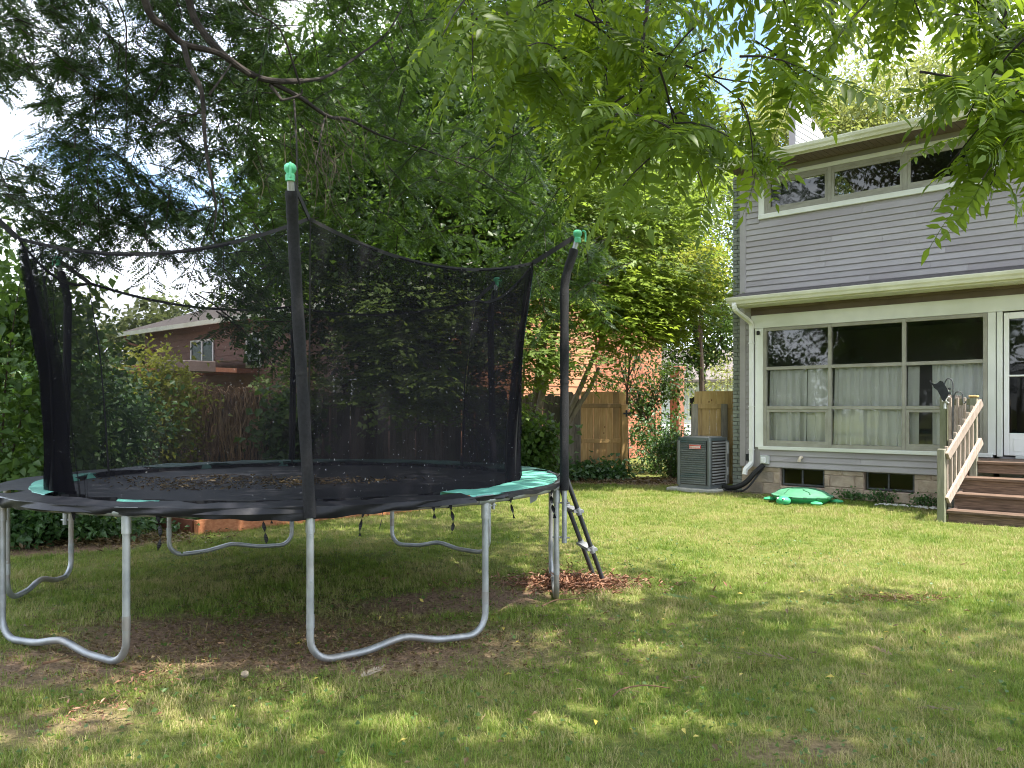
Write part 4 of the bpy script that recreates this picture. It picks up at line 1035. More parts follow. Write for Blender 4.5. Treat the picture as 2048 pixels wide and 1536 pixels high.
for k in range(16):
    a = Vector((TC.x + rgx.uniform(-1.1, .5), TC.y + rgx.uniform(-.4, .5), .882)); b = a + Vector((rgx.uniform(-.4, .4), rgx.uniform(-.12, .12), .004))
    tw.tube([a, a.lerp(b, .5) + Vector((0, .02, .012)), b], .004, 4)
tw = tw.build('twig_litter', 'bark'); tag(tw, 'thin dark twigs mixed into the leaf litter on the mat', 'twigs', kind='stuff')

# ================================================================== FENCES, GATE, RAISED BED
def pix(px, py, Z): return Vector(((px - 1024) / 1657 * Z, Z, EYE + (818 - py) / 1657 * Z))
pk = []
for k in range(4):
    w = .135 + .004 * (k % 2); h = 1.80; rgx = random.Random(k)
    m = MB(); m.add([(0, 0, 0), (w, 0, 0), (w, 0, h - .03), (w - .03, 0, h), (.03, 0, h), (0, 0, h - .03), (0, .018, 0), (w, .018, 0), (w, .018, h - .03), (w - .03, .018, h), (.03, .018, h), (0, .018, h - .03)],
          [(0, 1, 2, 3, 4, 5), (11, 10, 9, 8, 7, 6), (0, 6, 7, 1), (1, 7, 8, 2), (2, 8, 9, 3), (3, 9, 10, 4), (4, 10, 11, 5), (5, 11, 6, 0)])
    pk.append(m)
fen = empty('picket_fence', (-9.0, 17.55, 0), 0, 'weathered grey picket fence along the back of the yard', 'fence')
pm_old = [m.mesh('picket', 'old_picket') for m in pk]; x = 0.0; k = 0
while x < 10.35:
    link('picket', pm_old[k % 4], fen, (x, random.uniform(-.01, .01), random.uniform(-.08, .05)), (random.uniform(-.02, .02), random.uniform(-.025, .025), random.uniform(-.03, .03)))
    x += random.uniform(.136, .143); k += 1
for z in (.35, 1.0, 1.5): MB().cbox(0, 10.35, .022, .06, z, z + .09, .004).build('fence_rail', 'old_picket', fen)
for px in (1.1, 3.68, 6.2, 8.6, 10.3): MB().cbox(px, px + .1, .062, .16, -.05, 1.72, .006).build('post', 'weathered', fen)
MB().cbox(3.66, 3.77, -.12, -.03, -.05, 1.45, .006).build('post', 'weathered', fen)
gt = empty('fence_gate', (1.46, 17.66, 0), R(2), 'brown board gate with black hinge right of the picket fence', 'gate')
for k in range(7): link('board', MB().cbox(k * .139, k * .139 + .136, 0, .018, .06, 1.835 + random.uniform(-.004, .004), .003).mesh('board', 'gate_wood'), gt)
for z in (1.49, .74, .1): MB().cbox(.02, .86, -.042, -.002, z, z + .088, .004).build('rail', 'gate_wood', gt)
MB().cbox(-.10, .0, -.06, .04, -.05, 1.6, .006).build('post', 'old_picket', gt)
MB().cbox(.862, 1.0, -.09, -.002, -.05, 1.56, .006).build('post', 'gate_wood', gt)
m = MB(); m.box(.90, 1.06, -.104, -.092, 1.35, 1.385); m.box(.95, .985, -.106, -.0925, 1.30, 1.44); m.build('hinge', 'iron', gt)
def knots(par, lst, y, sz=.016):
    for x, z in lst: MB().lathe([(.001, -.002), (sz, -.001), (sz, .001), (.001, .002)], (0, 0, 0), 8, .7, 1.3).build('knot', 'knot', par, True, (x, y, z), (R(90), 0, 0))
knots(gt, [(.5, .95), (.52, 1.08), (.2, .42), (.55, .3), (.82, .45)], -.001)
fp = empty('board_fence', (3.44, 15.62, 0), R(-4), 'new yellow board fence panel between air conditioner and house corner', 'fence')
for k in range(7): link('board', MB().cbox(k * .139, k * .139 + .135, 0, .018, .05, 1.80 + random.uniform(-.004, .004), .003).mesh('board', 'new_wood'), fp)
for z in (1.47, .72, .12): MB().cbox(.0, .97, -.042, -.002, z, z + .09, .004).build('rail', 'new_wood', fp)
MB().cbox(-.07, .045, -.14, -.044, -.05, 1.56, .006).build('post', 'weathered', fp)
MB().cbox(.48, .60, -.09, -.044, .02, 1.56, .006).build('post', 'weathered', fp)
knots(fp, [(.06, .95), (.12, .96), (.33, .93), (.27, 1.6), (.75, .35), (.24, .83), (.32, 1.63), (.9, .5)], -.001)
# raised bed of red planks
rb = empty('raised_bed', (-3.70, 9.66, 0), 0, 'raised garden bed edged with reddish planks behind the trampoline', 'garden bed')
def plank(a, b, z0, z1, mat, name='plank'):
    a = Vector((*a, (z0 + z1) / 2)); b = Vector((*b, (z0 + z1) / 2)); return MB().bar(a, b, .045, z1 - z0).build(name, mat, rb)
plank((.0, 0), (1.70, 1.72), -.03, .165, 'red_plank'); plank((1.72, 1.74), (3.2, 3.3), -.03, .165, 'red_plank')
plank((-.02, .03), (-.62, .42), -.03, .165, 'red_plank_dark'); plank((-.64, .44), (1.2, 3.6), -.03, .155, 'red_plank_dark')
MB().add([(-.0, .06, .06), (1.62, 1.75, .06), (3.1, 3.25, .06), (1.2, 3.5, .06), (-.58, .42, .06)], [(0, 1, 2, 3, 4)]).build('bed_soil', 'lawn_soil', rb)

# ================================================================== NEIGHBOURING HOUSES
nb = empty('neighbour_house', (-1.4, 19.34, 0), HZ, 'reddish brown neighbour house with gable and brick end behind the fence', 'house')
EV = 4.15; SLP = .4; GD = 9.0
_bo = {}
def nboard(name, L_, mat, loc, rot, h=.215):
    k = (round(L_, 2), mat)
    if k not in _bo: _bo[k] = MB().prism_x([(0, 0), (-.022, 0), (-.004, h - .002), (0, h - .002)][::-1], 0, L_).mesh(name, mat)
    return link(name, _bo[k], nb, loc, rot)
m = MB(); m.box(-16.2, -.02, .01, 9, -.05, EV); m.prism_x([(.02, EV), (GD / 2, EV + SLP * GD / 2), (GD - .02, EV)], -16.2, -.02); m.build('wall', 'brown_board', nb)
z = .15
while z < EV - .05: nboard('siding_board', 16.2, 'brown_board', (-16.2, 0, z), (0, 0, 0)); z += .215
z = .15
while z < EV + SLP * GD / 2 - .3:
    lo = max(0, (z + .215 - EV) / SLP); hi = min(5.58, GD - max(0, (z + .215 - EV) / SLP))
    if hi - lo > .3: nboard('siding_board', hi - lo, 'orange_board', (0, lo, z), (0, 0, R(90)))
    z += .215
MB().box(-.01, .03, 5.6, GD, -.05, EV).build('brick_backing', 'mortar', nb)
bk = MB(); z = .0; row = 0
while z < 5.6:
    lim = GD - max(0, (z + .075 - EV) / SLP); y = 5.6 - .105 * (row % 2)
    while y < lim - .05:
        a = max(5.6, y); b = min(lim, y + .2)
        if b - a > .04:
            q = random.uniform(-.004, .004); bk.box(.0, .05 + q, a, b, z, z + .062)
        y += .212
    z += .075; row += 1
bo = bk.build('brick', 'brick', nb); bo['kind'] = 'stuff'
def slab(prof, x0, x1, name, mat): return MB().prism_x(prof, x0, x1).build(name, mat, nb)
OH = .65
slab([(-OH, EV - .02), (-OH, EV + .10), (GD / 2, EV + SLP * (GD / 2 + OH) - .15), (GD / 2, EV + SLP * (GD / 2 + OH) - .27)][::-1], -16.8, .35, 'roof', 'neigh_roof')
slab([(GD / 2 + .001, EV + SLP * (GD / 2 + OH) - .27), (GD / 2 + .001, EV + SLP * (GD / 2 + OH) - .15), (GD + OH, EV + .10), (GD + OH, EV - .02)][::-1], -16.8, .35, 'roof', 'neigh_roof')
MB().box(-16.82, .36, -OH - .09, -OH - .002, EV - .06, EV + .08).build('gutter', 'gutter', nb)
MB().tube([(-16.4, -OH, EV - .05), (-16.4, -.5, EV - .3), (-15.4, -.05, EV - .6)], .04, 6).build('downspout', 'porch_brown', nb)
def nwin(x0, x1, z0, z1, mull):
    win = empty('window', (0, 0, 0)); win.parent = nb; f = .07
    m = MB(); m.box(x0, x0 + f, -.06, -.024, z0, z1); m.box(x1 - f, x1, -.06, -.024, z0, z1); m.box(x0 + f, x1 - f, -.06, -.024, z0, z0 + f); m.box(x0 + f, x1 - f, -.06, -.024, z1 - f, z1)
    if mull: m.box((x0 + x1) / 2 - .04, (x0 + x1) / 2 + .04, -.058, -.026, z0 + f, z1 - f)
    m.build('frame', 'label_white', win)
    g = MB(); g.box(x0 + f * .5, x1 - f * .5, -.034, -.028, z0 + f * .5, z1 - f * .5); g.build('pane', 'glass_dark', win)
    b = MB(); b.box(x0 + f * .6, x1 - f * .6, -.0275, -.0245, z0 + f * .6, z1 - f * .6); b.build('blind', 'vent_grey', win)
nwin(-12.65, -11.1, 2.80, 3.75, True); nwin(-9.1, -8.25, 2.72, 3.78, False); nwin(-4.6, -2.9, 1.2, 2.3, True)
pg = empty('pergola', (-1.4, 19.34, 0), HZ, 'dark pergola with pale sunlit roof panels against the neighbour house', 'pergola')
for x in (-13.6, -10.9, -8.6):
    MB().cbox(x, x + .14, -3.4, -3.26, -.05, 2.32, .01).build('post', 'porch_brown', pg)
MB().cbox(-13.9, -8.2, -3.46, -3.28, 2.32, 2.52, .01).build('beam', 'porch_brown', pg)
for k in range(9): MB().cbox(-13.7 + k * .66, -13.62 + k * .66, -3.7, -.1, 2.53, 2.66, .006).build('rafter', 'porch_brown', pg)
for k in range(4): MB().add([(-12.0 + k * .92, -3.2, 2.68), (-11.1 + k * .92, -3.2, 2.68), (-11.1 + k * .92, -.15, 2.95), (-12.0 + k * .92, -.15, 2.95)], [(0, 1, 2, 3)]).build('roof_panel', 'polycarb', pg)
MB().cbox(-8.1, -6.9, -3.3, -2.2, 2.45, 2.75, .02).build('roof_box', 'siding_dark', pg)
# brown porch post beyond the gate
pp_ = empty('porch_post', (4.98, 25.0, 0), HZ, 'square brown porch post standing right of the neighbour brick wall', 'post')
MB().cbox(-.16, .16, -.16, .16, -.05, 2.62, .012).build('shaft', 'porch_brown', pp_); MB().cbox(-.2, .2, -.2, .2, 2.622, 2.75, .012).build('capital', 'porch_brown', pp_); MB().cbox(-.2, .2, -.2, .2, -.04, .2, .012).build('base', 'porch_brown', pp_)
wh = empty('white_house', (7.0, 44.0, 0), R(-8), 'small white sided house far beyond the gate', 'house')
MB().box(-1.2, 9, 0, 8, -.05, 2.9).build('wall', 'neigh_white', wh)
MB().prism_x([(-.5, 2.85), (-.5, 3.0), (4, 4.9), (8.5, 3.0), (8.5, 2.85)][::-1], -1.7, 9.5).build('roof', 'neigh_roof', wh)
for k in range(13): MB().prism_x([(0, 0), (-.02, 0), (-.003, .21), (0, .21)][::-1], 0, 10.2).build('siding_board', 'neigh_white', wh, loc=(-1.2, -.002, .1 + k * .213))
for x in (2.3, 5.2):
    wn_ = empty('window', (0, 0, 0)); wn_.parent = wh
    MB().cbox(x, x + 1.0, -.06, -.022, 1.0, 2.2, .01).build('frame', 'label_white', wn_); MB().box(x + .08, x + .92, -.07, -.061, 1.08, 2.12).build('pane', 'glass_dark', wn_)

# ================================================================== TREES AND SHRUBS
tree('maple_tree', 'leaning multi stemmed maple with pale green leaves over the picket fence', (.35, 17.0, 0), (1.5, 15.9, 4.9), (2.3, 1.2, 1.65), 240, 4400, .95, 'leaf_maple', 21, spray=True, cr=.62, trunk_r=.10, bark='bark_pale', wide=.85, limbs=14, shell=.45, lump=.3)
tree('side_maple_tree', 'sunlit low maple boughs hanging above the gate', (2.7, 19.2, 0), (2.35, 15.3, 3.3), (1.3, .7, .8), 90, 1800, .95, 'leaf_bright', 31, spray=True, cr=.5, trunk_r=.03, bark='bark', wide=.85, limbs=10, shell=.35)
mtrunks = bpy.data.objects['maple_tree']
for pth, r_ in (([(.05, -.3, 0), (.1, -.35, .9), (.28, -.5, 1.9), (.55, -.8, 3.2)], .085), ([(.35, .0, 0), (.55, -.1, .8), (.95, -.2, 1.7), (1.5, -.5, 3.0)], .075),
                ([(.4, .1, .3), (.65, -.1, .9), (.98, -.2, 1.5), (1.2, -.3, 1.85), (1.4, -.35, 2.3)], .065), ([(-.1, -.1, 0), (-.18, -.15, 1.0), (-.1, -.3, 2.4)], .045), ([(.2, -.3, .35), (.4, -.4, .7), (.6, -.4, 1.0)], .055)):
    lp = smooth_path(pth, 6); MB().tube(lp, lerp_list([r_, r_ * .85, r_ * .5], len(lp)), 9).build('stem', 'bark_pale', mtrunks, True)
tree('locust_shade_tree', 'large dark leafed tree rising behind the trampoline net', (-3.0, 16.4, 0), (-2.05, 15.4, 5.7), (3.0, 2.0, 3.5), 420, 52000, .105, 'leaf_dark', 22, cr=.75, trunk_r=.22, limbs=18, wide=.8, shell=.35)
tree('low_maple_tree', 'dull green maple with low boughs seen through the net', (-.6, 15.6, 0), (-1.3, 14.9, 2.75), (2.2, 1.2, 1.3), 170, 4200, .95, 'leaf_maple', 23, spray=True, cr=.55, trunk_r=.08, limbs=9, wide=.85)
tree('bright_tree', 'sunlit yellow green tree between maple and house', (3.6, 30.5, 0), (3.9, 29.5, 7.4), (3.7, 2.8, 4.0), 360, 44000, .14, 'leaf_bright', 24, cr=.85, trunk_r=.2, limbs=14, wide=.7)
tree('golden_shrub_tree', 'small golden yellow leafed tree left of the brick pier', (4.7, 20.6, 0), (4.55, 20.4, 4.75), (.42, .5, .7), 40, 2600, .12, 'leaf_yellow', 25, cr=.45, trunk_r=.06, limbs=5, wide=.55)
tree('shadowy_tree', 'dark shaded tree filling the gap beside the house corner', (6.6, 28.5, 0), (6.0, 28, 4.4), (2.0, 1.5, 1.8), 170, 12000, .12, 'leaf_dark', 26, cr=.6, trunk_r=.16, limbs=9, wide=.6)
tree('tall_mixed_tree', 'tall green tree crown rising high behind the brick neighbour house', (2.2, 32, 0), (1.8, 31, 11.5), (5.2, 3.5, 6.2), 430, 40000, .22, 'leaf_dark', 27, cr=1.15, trunk_r=.35, limbs=16, wide=.6)
tree('tall_dark_tree', 'tall dark green tree behind the middle of the net', (-5.0, 33, 0), (-4.4, 32, 9.5), (5.8, 3.5, 6.5), 430, 38000, .23, 'leaf_dark', 28, cr=1.2, trunk_r=.4, limbs=16, wide=.6)
tree('birch_tree', 'pale silvery green birch towering behind the house roof', (11.5, 34, 0), (11.6, 33, 10.6), (4.0, 3.5, 5.0), 380, 36000, .18, 'leaf_birch', 29, cr=1.0, trunk_r=.25, limbs=14, wide=.55, lump=.35)
tree('roofline_tree', 'yellow green tree showing above the upper gutter', (16.5, 31, 0), (15.6, 30, 9.8), (5.0, 3, 4.6), 330, 30000, .18, 'leaf_birch', 30, cr=1.0, trunk_r=.25, limbs=10, wide=.55)
for i, (x, y, h, lab) in enumerate(((-27, 46, 7.0, 'hazy far tree at the left end of the tree line'), (-20.5, 50, 7.8, 'hazy far tree rising left of the neighbour roof'), (-15.2, 52, 7.2, 'rust tinted far tree just above the neighbour roof end'), (-34, 44, 8, 'outermost hazy far tree behind the vine hedge'))):
    tree('far_tree', lab, (x, y, 0), (x, y - .5, h * .52), (4.2, 3, h * .47), 150, 7000, .42, 'leaf_far', 40 + i, cr=1.3, trunk_r=.25, limbs=6, wide=.7, group='far trees beyond the neighbour house')
for i, (x, y, h, lab) in enumerate(((-13, -12, 9, 'tall tree standing behind the photographer to the left'), (-4, -17, 10, 'tall tree standing straight behind the photographer'), (-22, -4, 8.5, 'tall tree at the far left side of the yard'))):
    tree('yard_tree', lab, (x, y, 0), (x, y, h * .6), (4.6, 4.2, h * .42), 170, 7000, .45, 'leaf_dark', 50 + i, cr=1.4, trunk_r=.3, limbs=8, wide=.7, group='trees around the rest of the yard')
# hedges and shrubs
bush('vine_hedge', 'tall leafy vine covered hedge at the left edge of the yard', (-6.0, 9.6, 0), (.95, 1.1, 1.75), 190, 9000, .105, 'leaf_hedge', 60, cat='hedge', cr=.45, wide=.75, shell=.5)
bush('laurel_shrub', 'dark broad leaved shrub behind the back left net pole', (-6.5, 12.2, 0), (1.2, .9, 1.2), 150, 8000, .10, 'leaf_ivy', 61, cr=.5, wide=.7, shell=.45)
bush('golden_shrub', 'yellowish shrub between laurel and neighbour house', (-7.1, 16.4, 0), (.75, .6, 1.3), 110, 4500, .12, 'leaf_yellow', 62, cr=.5, wide=.6, shell=.45)
bush('vine_shrub', 'green vine mound hanging over the fence below the pergola', (-7.7, 15.2, 0), (.8, .7, 1.0), 90, 4600, .10, 'leaf_ivy', 63, cr=.45, wide=.75, shell=.45)
bush('fence_vine', 'bright green vine climbing the fence behind the back pole', (-4.55, 17.1, 0), (.5, .3, .95), 50, 1500, .15, 'leaf_hedge', 64, cr=.4, wide=.9, shell=.3)
for i, (x, y, rx, h, lab) in enumerate(((-5.35, 8.85, .5, .26, 'low leafy weeds beside the left trampoline leg'), (-4.75, 9.25, .5, .24, 'low leafy weeds left of the raised bed corner'), (-5.9, 9.0, .5, .34, 'taller weeds at the foot of the vine hedge'), (-4.1, 10.2, .5, .2, 'thin weeds growing inside the raised bed edge'))):
    bush('weed_patch', lab, (x, y, 0), (rx, .35, h), 40, 1500, .085, 'leaf_ivy', 70 + i, cat='weeds', cr=.28, stems=4, group='weeds along the left bed', wide=.6)
bush('ivy_mound', 'bright ivy mound at the foot of the maple stems', (.3, 16.3, 0), (.6, .35, .62), 70, 2200, .12, 'leaf_hedge', 80, cr=.35, wide=.9, shell=.4)
bush('ivy_patch', 'dark ivy spreading along the foot of the gate', (1.5, 17.15, 0), (.9, .3, .11), 60, 1700, .10, 'leaf_ivy', 81, cr=.3, stems=0, wide=.9)
bush('twiggy_bush', 'dark twiggy bush growing in front of the brick wall', (3.35, 19.0, 0), (.75, .7, .75), 60, 1700, .09, 'leaf_ivy', 82, cr=.35, stems=12, wide=.6)
bush('holly_bush', 'dense dark bush left of the air conditioner', (3.35, 17.4, 0), (.38, .4, .55), 50, 2200, .07, 'leaf_ivy', 83, cr=.25, wide=.6)
bush('side_vine', 'loose leafy branches hanging over the open gateway', (3.1, 19.6, 1.2), (1.1, .5, 1.0), 60, 2000, .10, 'leaf_dark', 84, cr=.4, stems=16, wide=.6, cat='vine')
bush('pale_bush', 'pale twiggy bush above the yellow fence panel', (5.6, 21.5, 0), (.9, .8, 1.45), 80, 2600, .10, 'leaf_birch', 85, cr=.35, stems=26, wide=.45, stem_mat='twig_pale')
for i, (s, d, rr, h, lab) in enumerate(((1.75, -.18, .3, .09, 'small weeds below the second basement window frame'), (2.25, -.2, .33, .12, 'clump of weeds under the right basement window'), (2.9, -.18, .25, .09, 'small weeds beside the wooden stair post'))):
    p = hw(s, d); bush('foundation_weed', lab, (p.x, p.y, 0), (rr * .8, .10, h * .75), 16, 220, .05, 'leaf_ivy', 90 + i, cat='weeds', cr=.14, stems=2, group='weeds along the foundation')
# ivy trailing over the left part of the fence and dry vines hanging down it
dv = MB(); rgx = random.Random(4)
for k in range(420):
    x = rgx.gauss(-6.2, .75); x = min(-4.9, max(-7.9, x)); y = 17.45 - rgx.uniform(.0, .14); z1 = rgx.uniform(1.45, 1.95); z0 = rgx.uniform(.1, 1.2)
    p = [(x + rgx.uniform(-.05, .05), y + .05, z1 - .05), (x + rgx.uniform(-.1, .1), y - .05, z1), (x + rgx.uniform(-.12, .12), y, (z0 + z1) / 2), (x + rgx.uniform(-.15, .15), y, z0)]
    dv.tube(smooth_path(p, 2), rgx.uniform(.006, .016), 3, False)
o = dv.build('dry_vines', 'dry_vine'); tag(o, 'mat of dry brown vines hanging down the picket fence', 'vines', kind='stuff')

# ------------------------------------------------------------------ overhanging trees: twigs carrying compound leaves
def in_poly(p, poly):
    c = False; j = len(poly) - 1
    for i in range(len(poly)):
        a, b = poly[i], poly[j]
        if (a[1] > p[1]) != (b[1] > p[1]) and p[0] < (b[0] - a[0]) * (p[1] - a[1]) / (b[1] - a[1]) + a[0]: c = not c
        j = i
    return c
def sprays(polys, rng, twig_len, per, droop, limbs=None):
    """twigs started inside the spread of the boughs; returns leaf bases, directions, normals and the twigs"""
    P = []; D = []; Nn = []; T = []
    for poly, ntw, z0, z1, holes in polys:
        xs = [p[0] for p in poly]; ys = [p[1] for p in poly]; c = 0
        while c < ntw:
            x = rng.uniform(min(xs), max(xs)); y = rng.uniform(min(ys), max(ys))
            if not in_poly((x, y), poly): continue
            if any((x - h[0]) ** 2 / h[2] ** 2 + (y - h[1]) ** 2 / h[3] ** 2 < 1 for h in holes): continue
            c += 1
            o = np.array(pix(x, y, rng.uniform(z0, z1)))
            d = rng.normal(size=3); d[2] = d[2] * .4 - .35; d /= np.linalg.norm(d); L_ = twig_len * rng.uniform(.6, 1.3)
            a = o - d * L_ * .5; a[2] += .05 * L_
            pts_ = []
            for t in np.linspace(0, 1, 5): pts_.append(a + d * L_ * t + np.array([0, 0, -droop * L_ * t * t]))
            T.append(pts_)
            for i in range(per):
                t = .12 + .88 * (i + rng.uniform(0, .6)) / per; b = a + d * L_ * t + np.array([0, 0, -droop * L_ * t * t])
                s = np.cross(d, [0, 0, 1.0]); s /= max(1e-6, np.linalg.norm(s)); sg = 1 if i % 2 else -1
                q = s * sg * rng.uniform(.6, 1.1) + d * rng.uniform(.15, .8) + np.array([0, 0, rng.uniform(-.55, .15)])
                P.append(b); D.append(q); Nn.append(np.array([0, 0, 1.0]) + rng.normal(size=3) * .35)
    return np.array(P), np.array(D), np.array(Nn), T

# left: locust boughs with many tiny leaflets
lo = empty('locust_tree', (-7.5, 1.5, 0), 0, 'locust tree with fine feathery leaves overhanging the trampoline', 'tree')
LB = np.array(lo.location)
rng = np.random.default_rng(101)
lf = [frond(9, .19, .034, .015, s, droop=.2, ang=72, fine=False, stalk=2) for s in (1, 2, 3)]
polysL = [([(-120, -120), (500, -120), (530, 150), (520, 330), (470, 380), (330, 400), (215, 440), (80, 430), (-80, 420)], 430, 6.1, 9.2, [(15, 240, 95, 95), (455, 345, 36, 85), (250, 30, 40, 35), (330, 350, 45, 35), (120, 360, 40, 30)]),
          ([(60, 380), (340, 380), (480, 430), (430, 520), (300, 500), (80, 520)], 60, 6.0, 8.0, []),
          ([(400, 520), (560, 500), (575, 600), (520, 690), (440, 640), (380, 640)], 12, 5.2, 6.0, [])]
P, D, Nn, T = sprays(polysL, rng, .55, 17, .3)
parts = []; ci = rng.integers(0, 3, len(P))
for q in range(3): m_ = ci == q; parts.append(place(lf[q][0], lf[q][1], P[m_] - LB, D[m_], Nn[m_], rng.uniform(.66, 1.1, m_.sum())))
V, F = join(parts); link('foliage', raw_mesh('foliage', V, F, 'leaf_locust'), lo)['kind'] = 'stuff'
twm = MB()
for t in T: twm.tube([Vector(p - LB) for p in t], [.005, .0045, .004, .003, .002], 4, False)
polysC = [([(480, -120), (960, -120), (1010, 200), (1110, 420), (1170, 600), (1120, 640), (1020, 520), (800, 500), (660, 440), (560, 460), (480, 560), (470, 300)], 380, 7.2, 12.0, [(1000, 445, 90, 40), (640, 60, 50, 40), (860, 200, 60, 50), (760, 380, 50, 40)]),
          ([(1060, 430), (1190, 470), (1210, 620), (1120, 640)], 24, 8.5, 10, [])]
P, D, Nn, T = sprays(polysC, rng, .7, 17, .3)
parts = []; ci = rng.integers(0, 3, len(P))
for q in range(3): m_ = ci == q; parts.append(place(lf[q][0], lf[q][1], P[m_] - LB, D[m_], Nn[m_], rng.uniform(.8, 1.2, m_.sum())))
V, F = join(parts); link('foliage', raw_mesh('foliage', V, F, 'leaf_locust_lit'), lo)['kind'] = 'stuff'
for t in T: twm.tube([Vector(p - LB) for p in t], [.006, .005, .004, .003, .002], 4, False)
twm.build('twigs', 'bark_dark', lo)['kind'] = 'stuff'
def bough(par, base, pts_, r0, r1, mat, name='branch', n=8):
    lp = smooth_path([Vector(pix(*p)) - Vector(base) for p in pts_], 6)
    return MB().tube(lp, lerp_list([r0, (r0 + r1) / 2, r1], len(lp)), n).build(name, mat, par, True)
BL = [([(250, -260, 5.6), (290, 0, 5.7), (335, 58, 5.8), (368, 88, 5.9), (440, 108, 6.0), (500, 150, 6.1)], .030, .020),
      ([(366, 84, 5.9), (378, 130, 5.85), (402, 180, 5.8), (408, 240, 5.8), (412, 300, 5.75), (425, 370, 5.7), (432, 420, 5.7), (426, 480, 5.65)], .022, .005),
      ([(340, -220, 6.0), (378, 0, 6.1), (405, 62, 6.1), (450, 112, 6.1), (505, 150, 6.2), (550, 162, 6.3), (605, 162, 6.5)], .030, .020),
      ([(605, 162, 6.5), (655, 152, 6.8), (715, 112, 7.2), (770, 70, 7.6), (806, 15, 8.0)], .015, .007),
      ([(545, 166, 6.3), (600, 195, 6.6), (655, 232, 7.0), (700, 240, 7.4), (760, 270, 7.9), (850, 300, 8.5), (940, 335, 9.0), (1030, 378, 9.6)], .020, .006),
      ([(540, 170, 6.3), (560, 195, 6.2), (566, 200, 6.2), (600, 190, 6.3), (604, 178, 6.3)], .012, .007),
      ([(650, 232, 7.0), (640, 280, 6.6), (630, 330, 6.3)], .009, .003), ([(418, 190, 5.8), (440, 160, 5.9), (462, 128, 6.1)], .008, .006),
      ([(588, 200, 6.3), (592, 260, 5.9), (594, 330, 5.4), (596, 410, 5.2)], .008, .004),
      ([(600, 170, 6.4), (560, 60, 6.2), (500, 20, 6.0), (450, -40, 6.0)], .008, .004), ([(900, 315, 8.8), (960, 318, 9.2), (1020, 340, 9.6)], .006, .003),
      ([(410, 225, 5.8), (350, 235, 5.9), (300, 255, 6.1)], .007, .003), ([(215, -40, 6.2), (250, 40, 6.3), (252, 130, 6.4), (255, 300, 6.4)], .008, .003)]
for pts_, a, b in BL: bough(lo, LB, pts_, a, b, 'bark_dark')
for k in range(46):                                    # bare hanging twigs round the front pole
    x = random.gauss(630, 60); y = random.uniform(190, 330); Z = random.uniform(6.2, 7.5); l_ = random.uniform(40, 170)
    bough(lo, LB, [(x, y, Z), (x + random.uniform(-10, 40), y + l_ * .5, Z), (x + random.uniform(-20, 60), y + l_, Z)], .0035, .0015, 'bark', 'twig', 4)
MB().tube(smooth_path([(0, 0, -.1), (.2, .3, 1.8), (.8, 1.2, 3.6), (Vector(pix(250, -260, 5.6)) - Vector(LB))], 6), lerp_list([.26, .2, .12, .03], 19), 10).build('trunk', 'bark', lo, True)
MB().tube(smooth_path([(.35, .6, 2.4), (1.2, 1.9, 3.7), (Vector(pix(340, -220, 6.0)) - Vector(LB))], 6), lerp_list([.14, .1, .03], 13), 8).build('limb', 'bark', lo, True)

rng = np.random.default_rng(304); ncl = 260  # unseen upper crown, added above the view to shade the left boughs
C = np.stack([rng.uniform(-5, 3, ncl), rng.uniform(2, 10, ncl), np.zeros(ncl)], 1); C[:, 2] = np.maximum(7.0, .64 * C[:, 1] + 2.0) + rng.uniform(0, 2.2, ncl)
ix = rng.integers(0, ncl, 20000); P = C[ix] + rng.normal(size=(20000, 3)) * np.array([.4, .4, .2]); P = P[(P[:, 2] - EYE) / P[:, 1] > .56] - LB; n = len(P)
D = rdirs(n, rng); D[:, 2] -= .3; Nn = rng.normal(size=(n, 3)) * .4; Nn[:, 2] += 1; sz = rng.uniform(.12, .22, n); V, F = kites(P, D, Nn, sz, sz * .5)
link('crown', raw_mesh('crown', V, F, 'leaf_locust'), lo)['kind'] = 'stuff'

# right: walnut boughs with large leaflets, hanging into the picture
wa = empty('walnut_tree', (5.5, -1.5, 0), 0, 'walnut tree whose long compound leaves hang in front of the house', 'tree')
WB = np.array(wa.location)
rng = np.random.default_rng(202)
wf = [frond(8, .36, .082, .028, s, droop=.28, ang=64) for s in (11, 12, 13, 14)]
polysA = [([(880, -100), (1400, -100), (1420, 110), (1470, 220), (1540, 260), (1580, 320), (1470, 320), (1400, 240), (1370, 330), (1250, 320), (1130, 250), (1060, 180), (940, 90)], 58, 3.5, 5.6, [(1330, 165, 45, 35), (1430, 60, 60, 90)]),
          ([(1480, -160), (2150, -160), (2150, 110), (1900, 40), (1780, 10), (1660, 40), (1580, 130), (1500, 110)], 38, 3.5, 5.2, [(1470, 90, 90, 120), (1760, 190, 60, 50)]),
          ([(1950, 60), (2160, 60), (2160, 270), (2060, 240), (1990, 250), (1955, 190)], 13, 3.3, 4.3, []),
          ([(1990, 250), (2060, 240), (2060, 310), (2000, 320)], 3, 3.5, 3.9, [])]
P, D, Nn, T = sprays(polysA, rng, .42, 6, .35)
D[:, 2] -= .2; Nn[:, 1] -= .35
order = np.argsort(P[:, 1]); sizes = rng.uniform(.72, 1.12, len(P))
meshes = [raw_mesh('leaf', v, f, 'leaf_walnut_obj') for v, f in wf]
rest = []
for rank, i in enumerate(order):
    q = int(rng.integers(0, 4))
    if rank < 296:
        d = Vector(D[i]).normalized(); x = d.cross(Vector(Nn[i])).normalized(); z = x.cross(d)
        o = link('leaf', meshes[q], wa)
        mw = Matrix((x, d, z)).transposed().to_4x4(); mw.translation = Vector(P[i] - WB); o.matrix_local = mw @ Matrix.Scale(float(sizes[i]), 4)
    else: rest.append((i, q))
parts = []
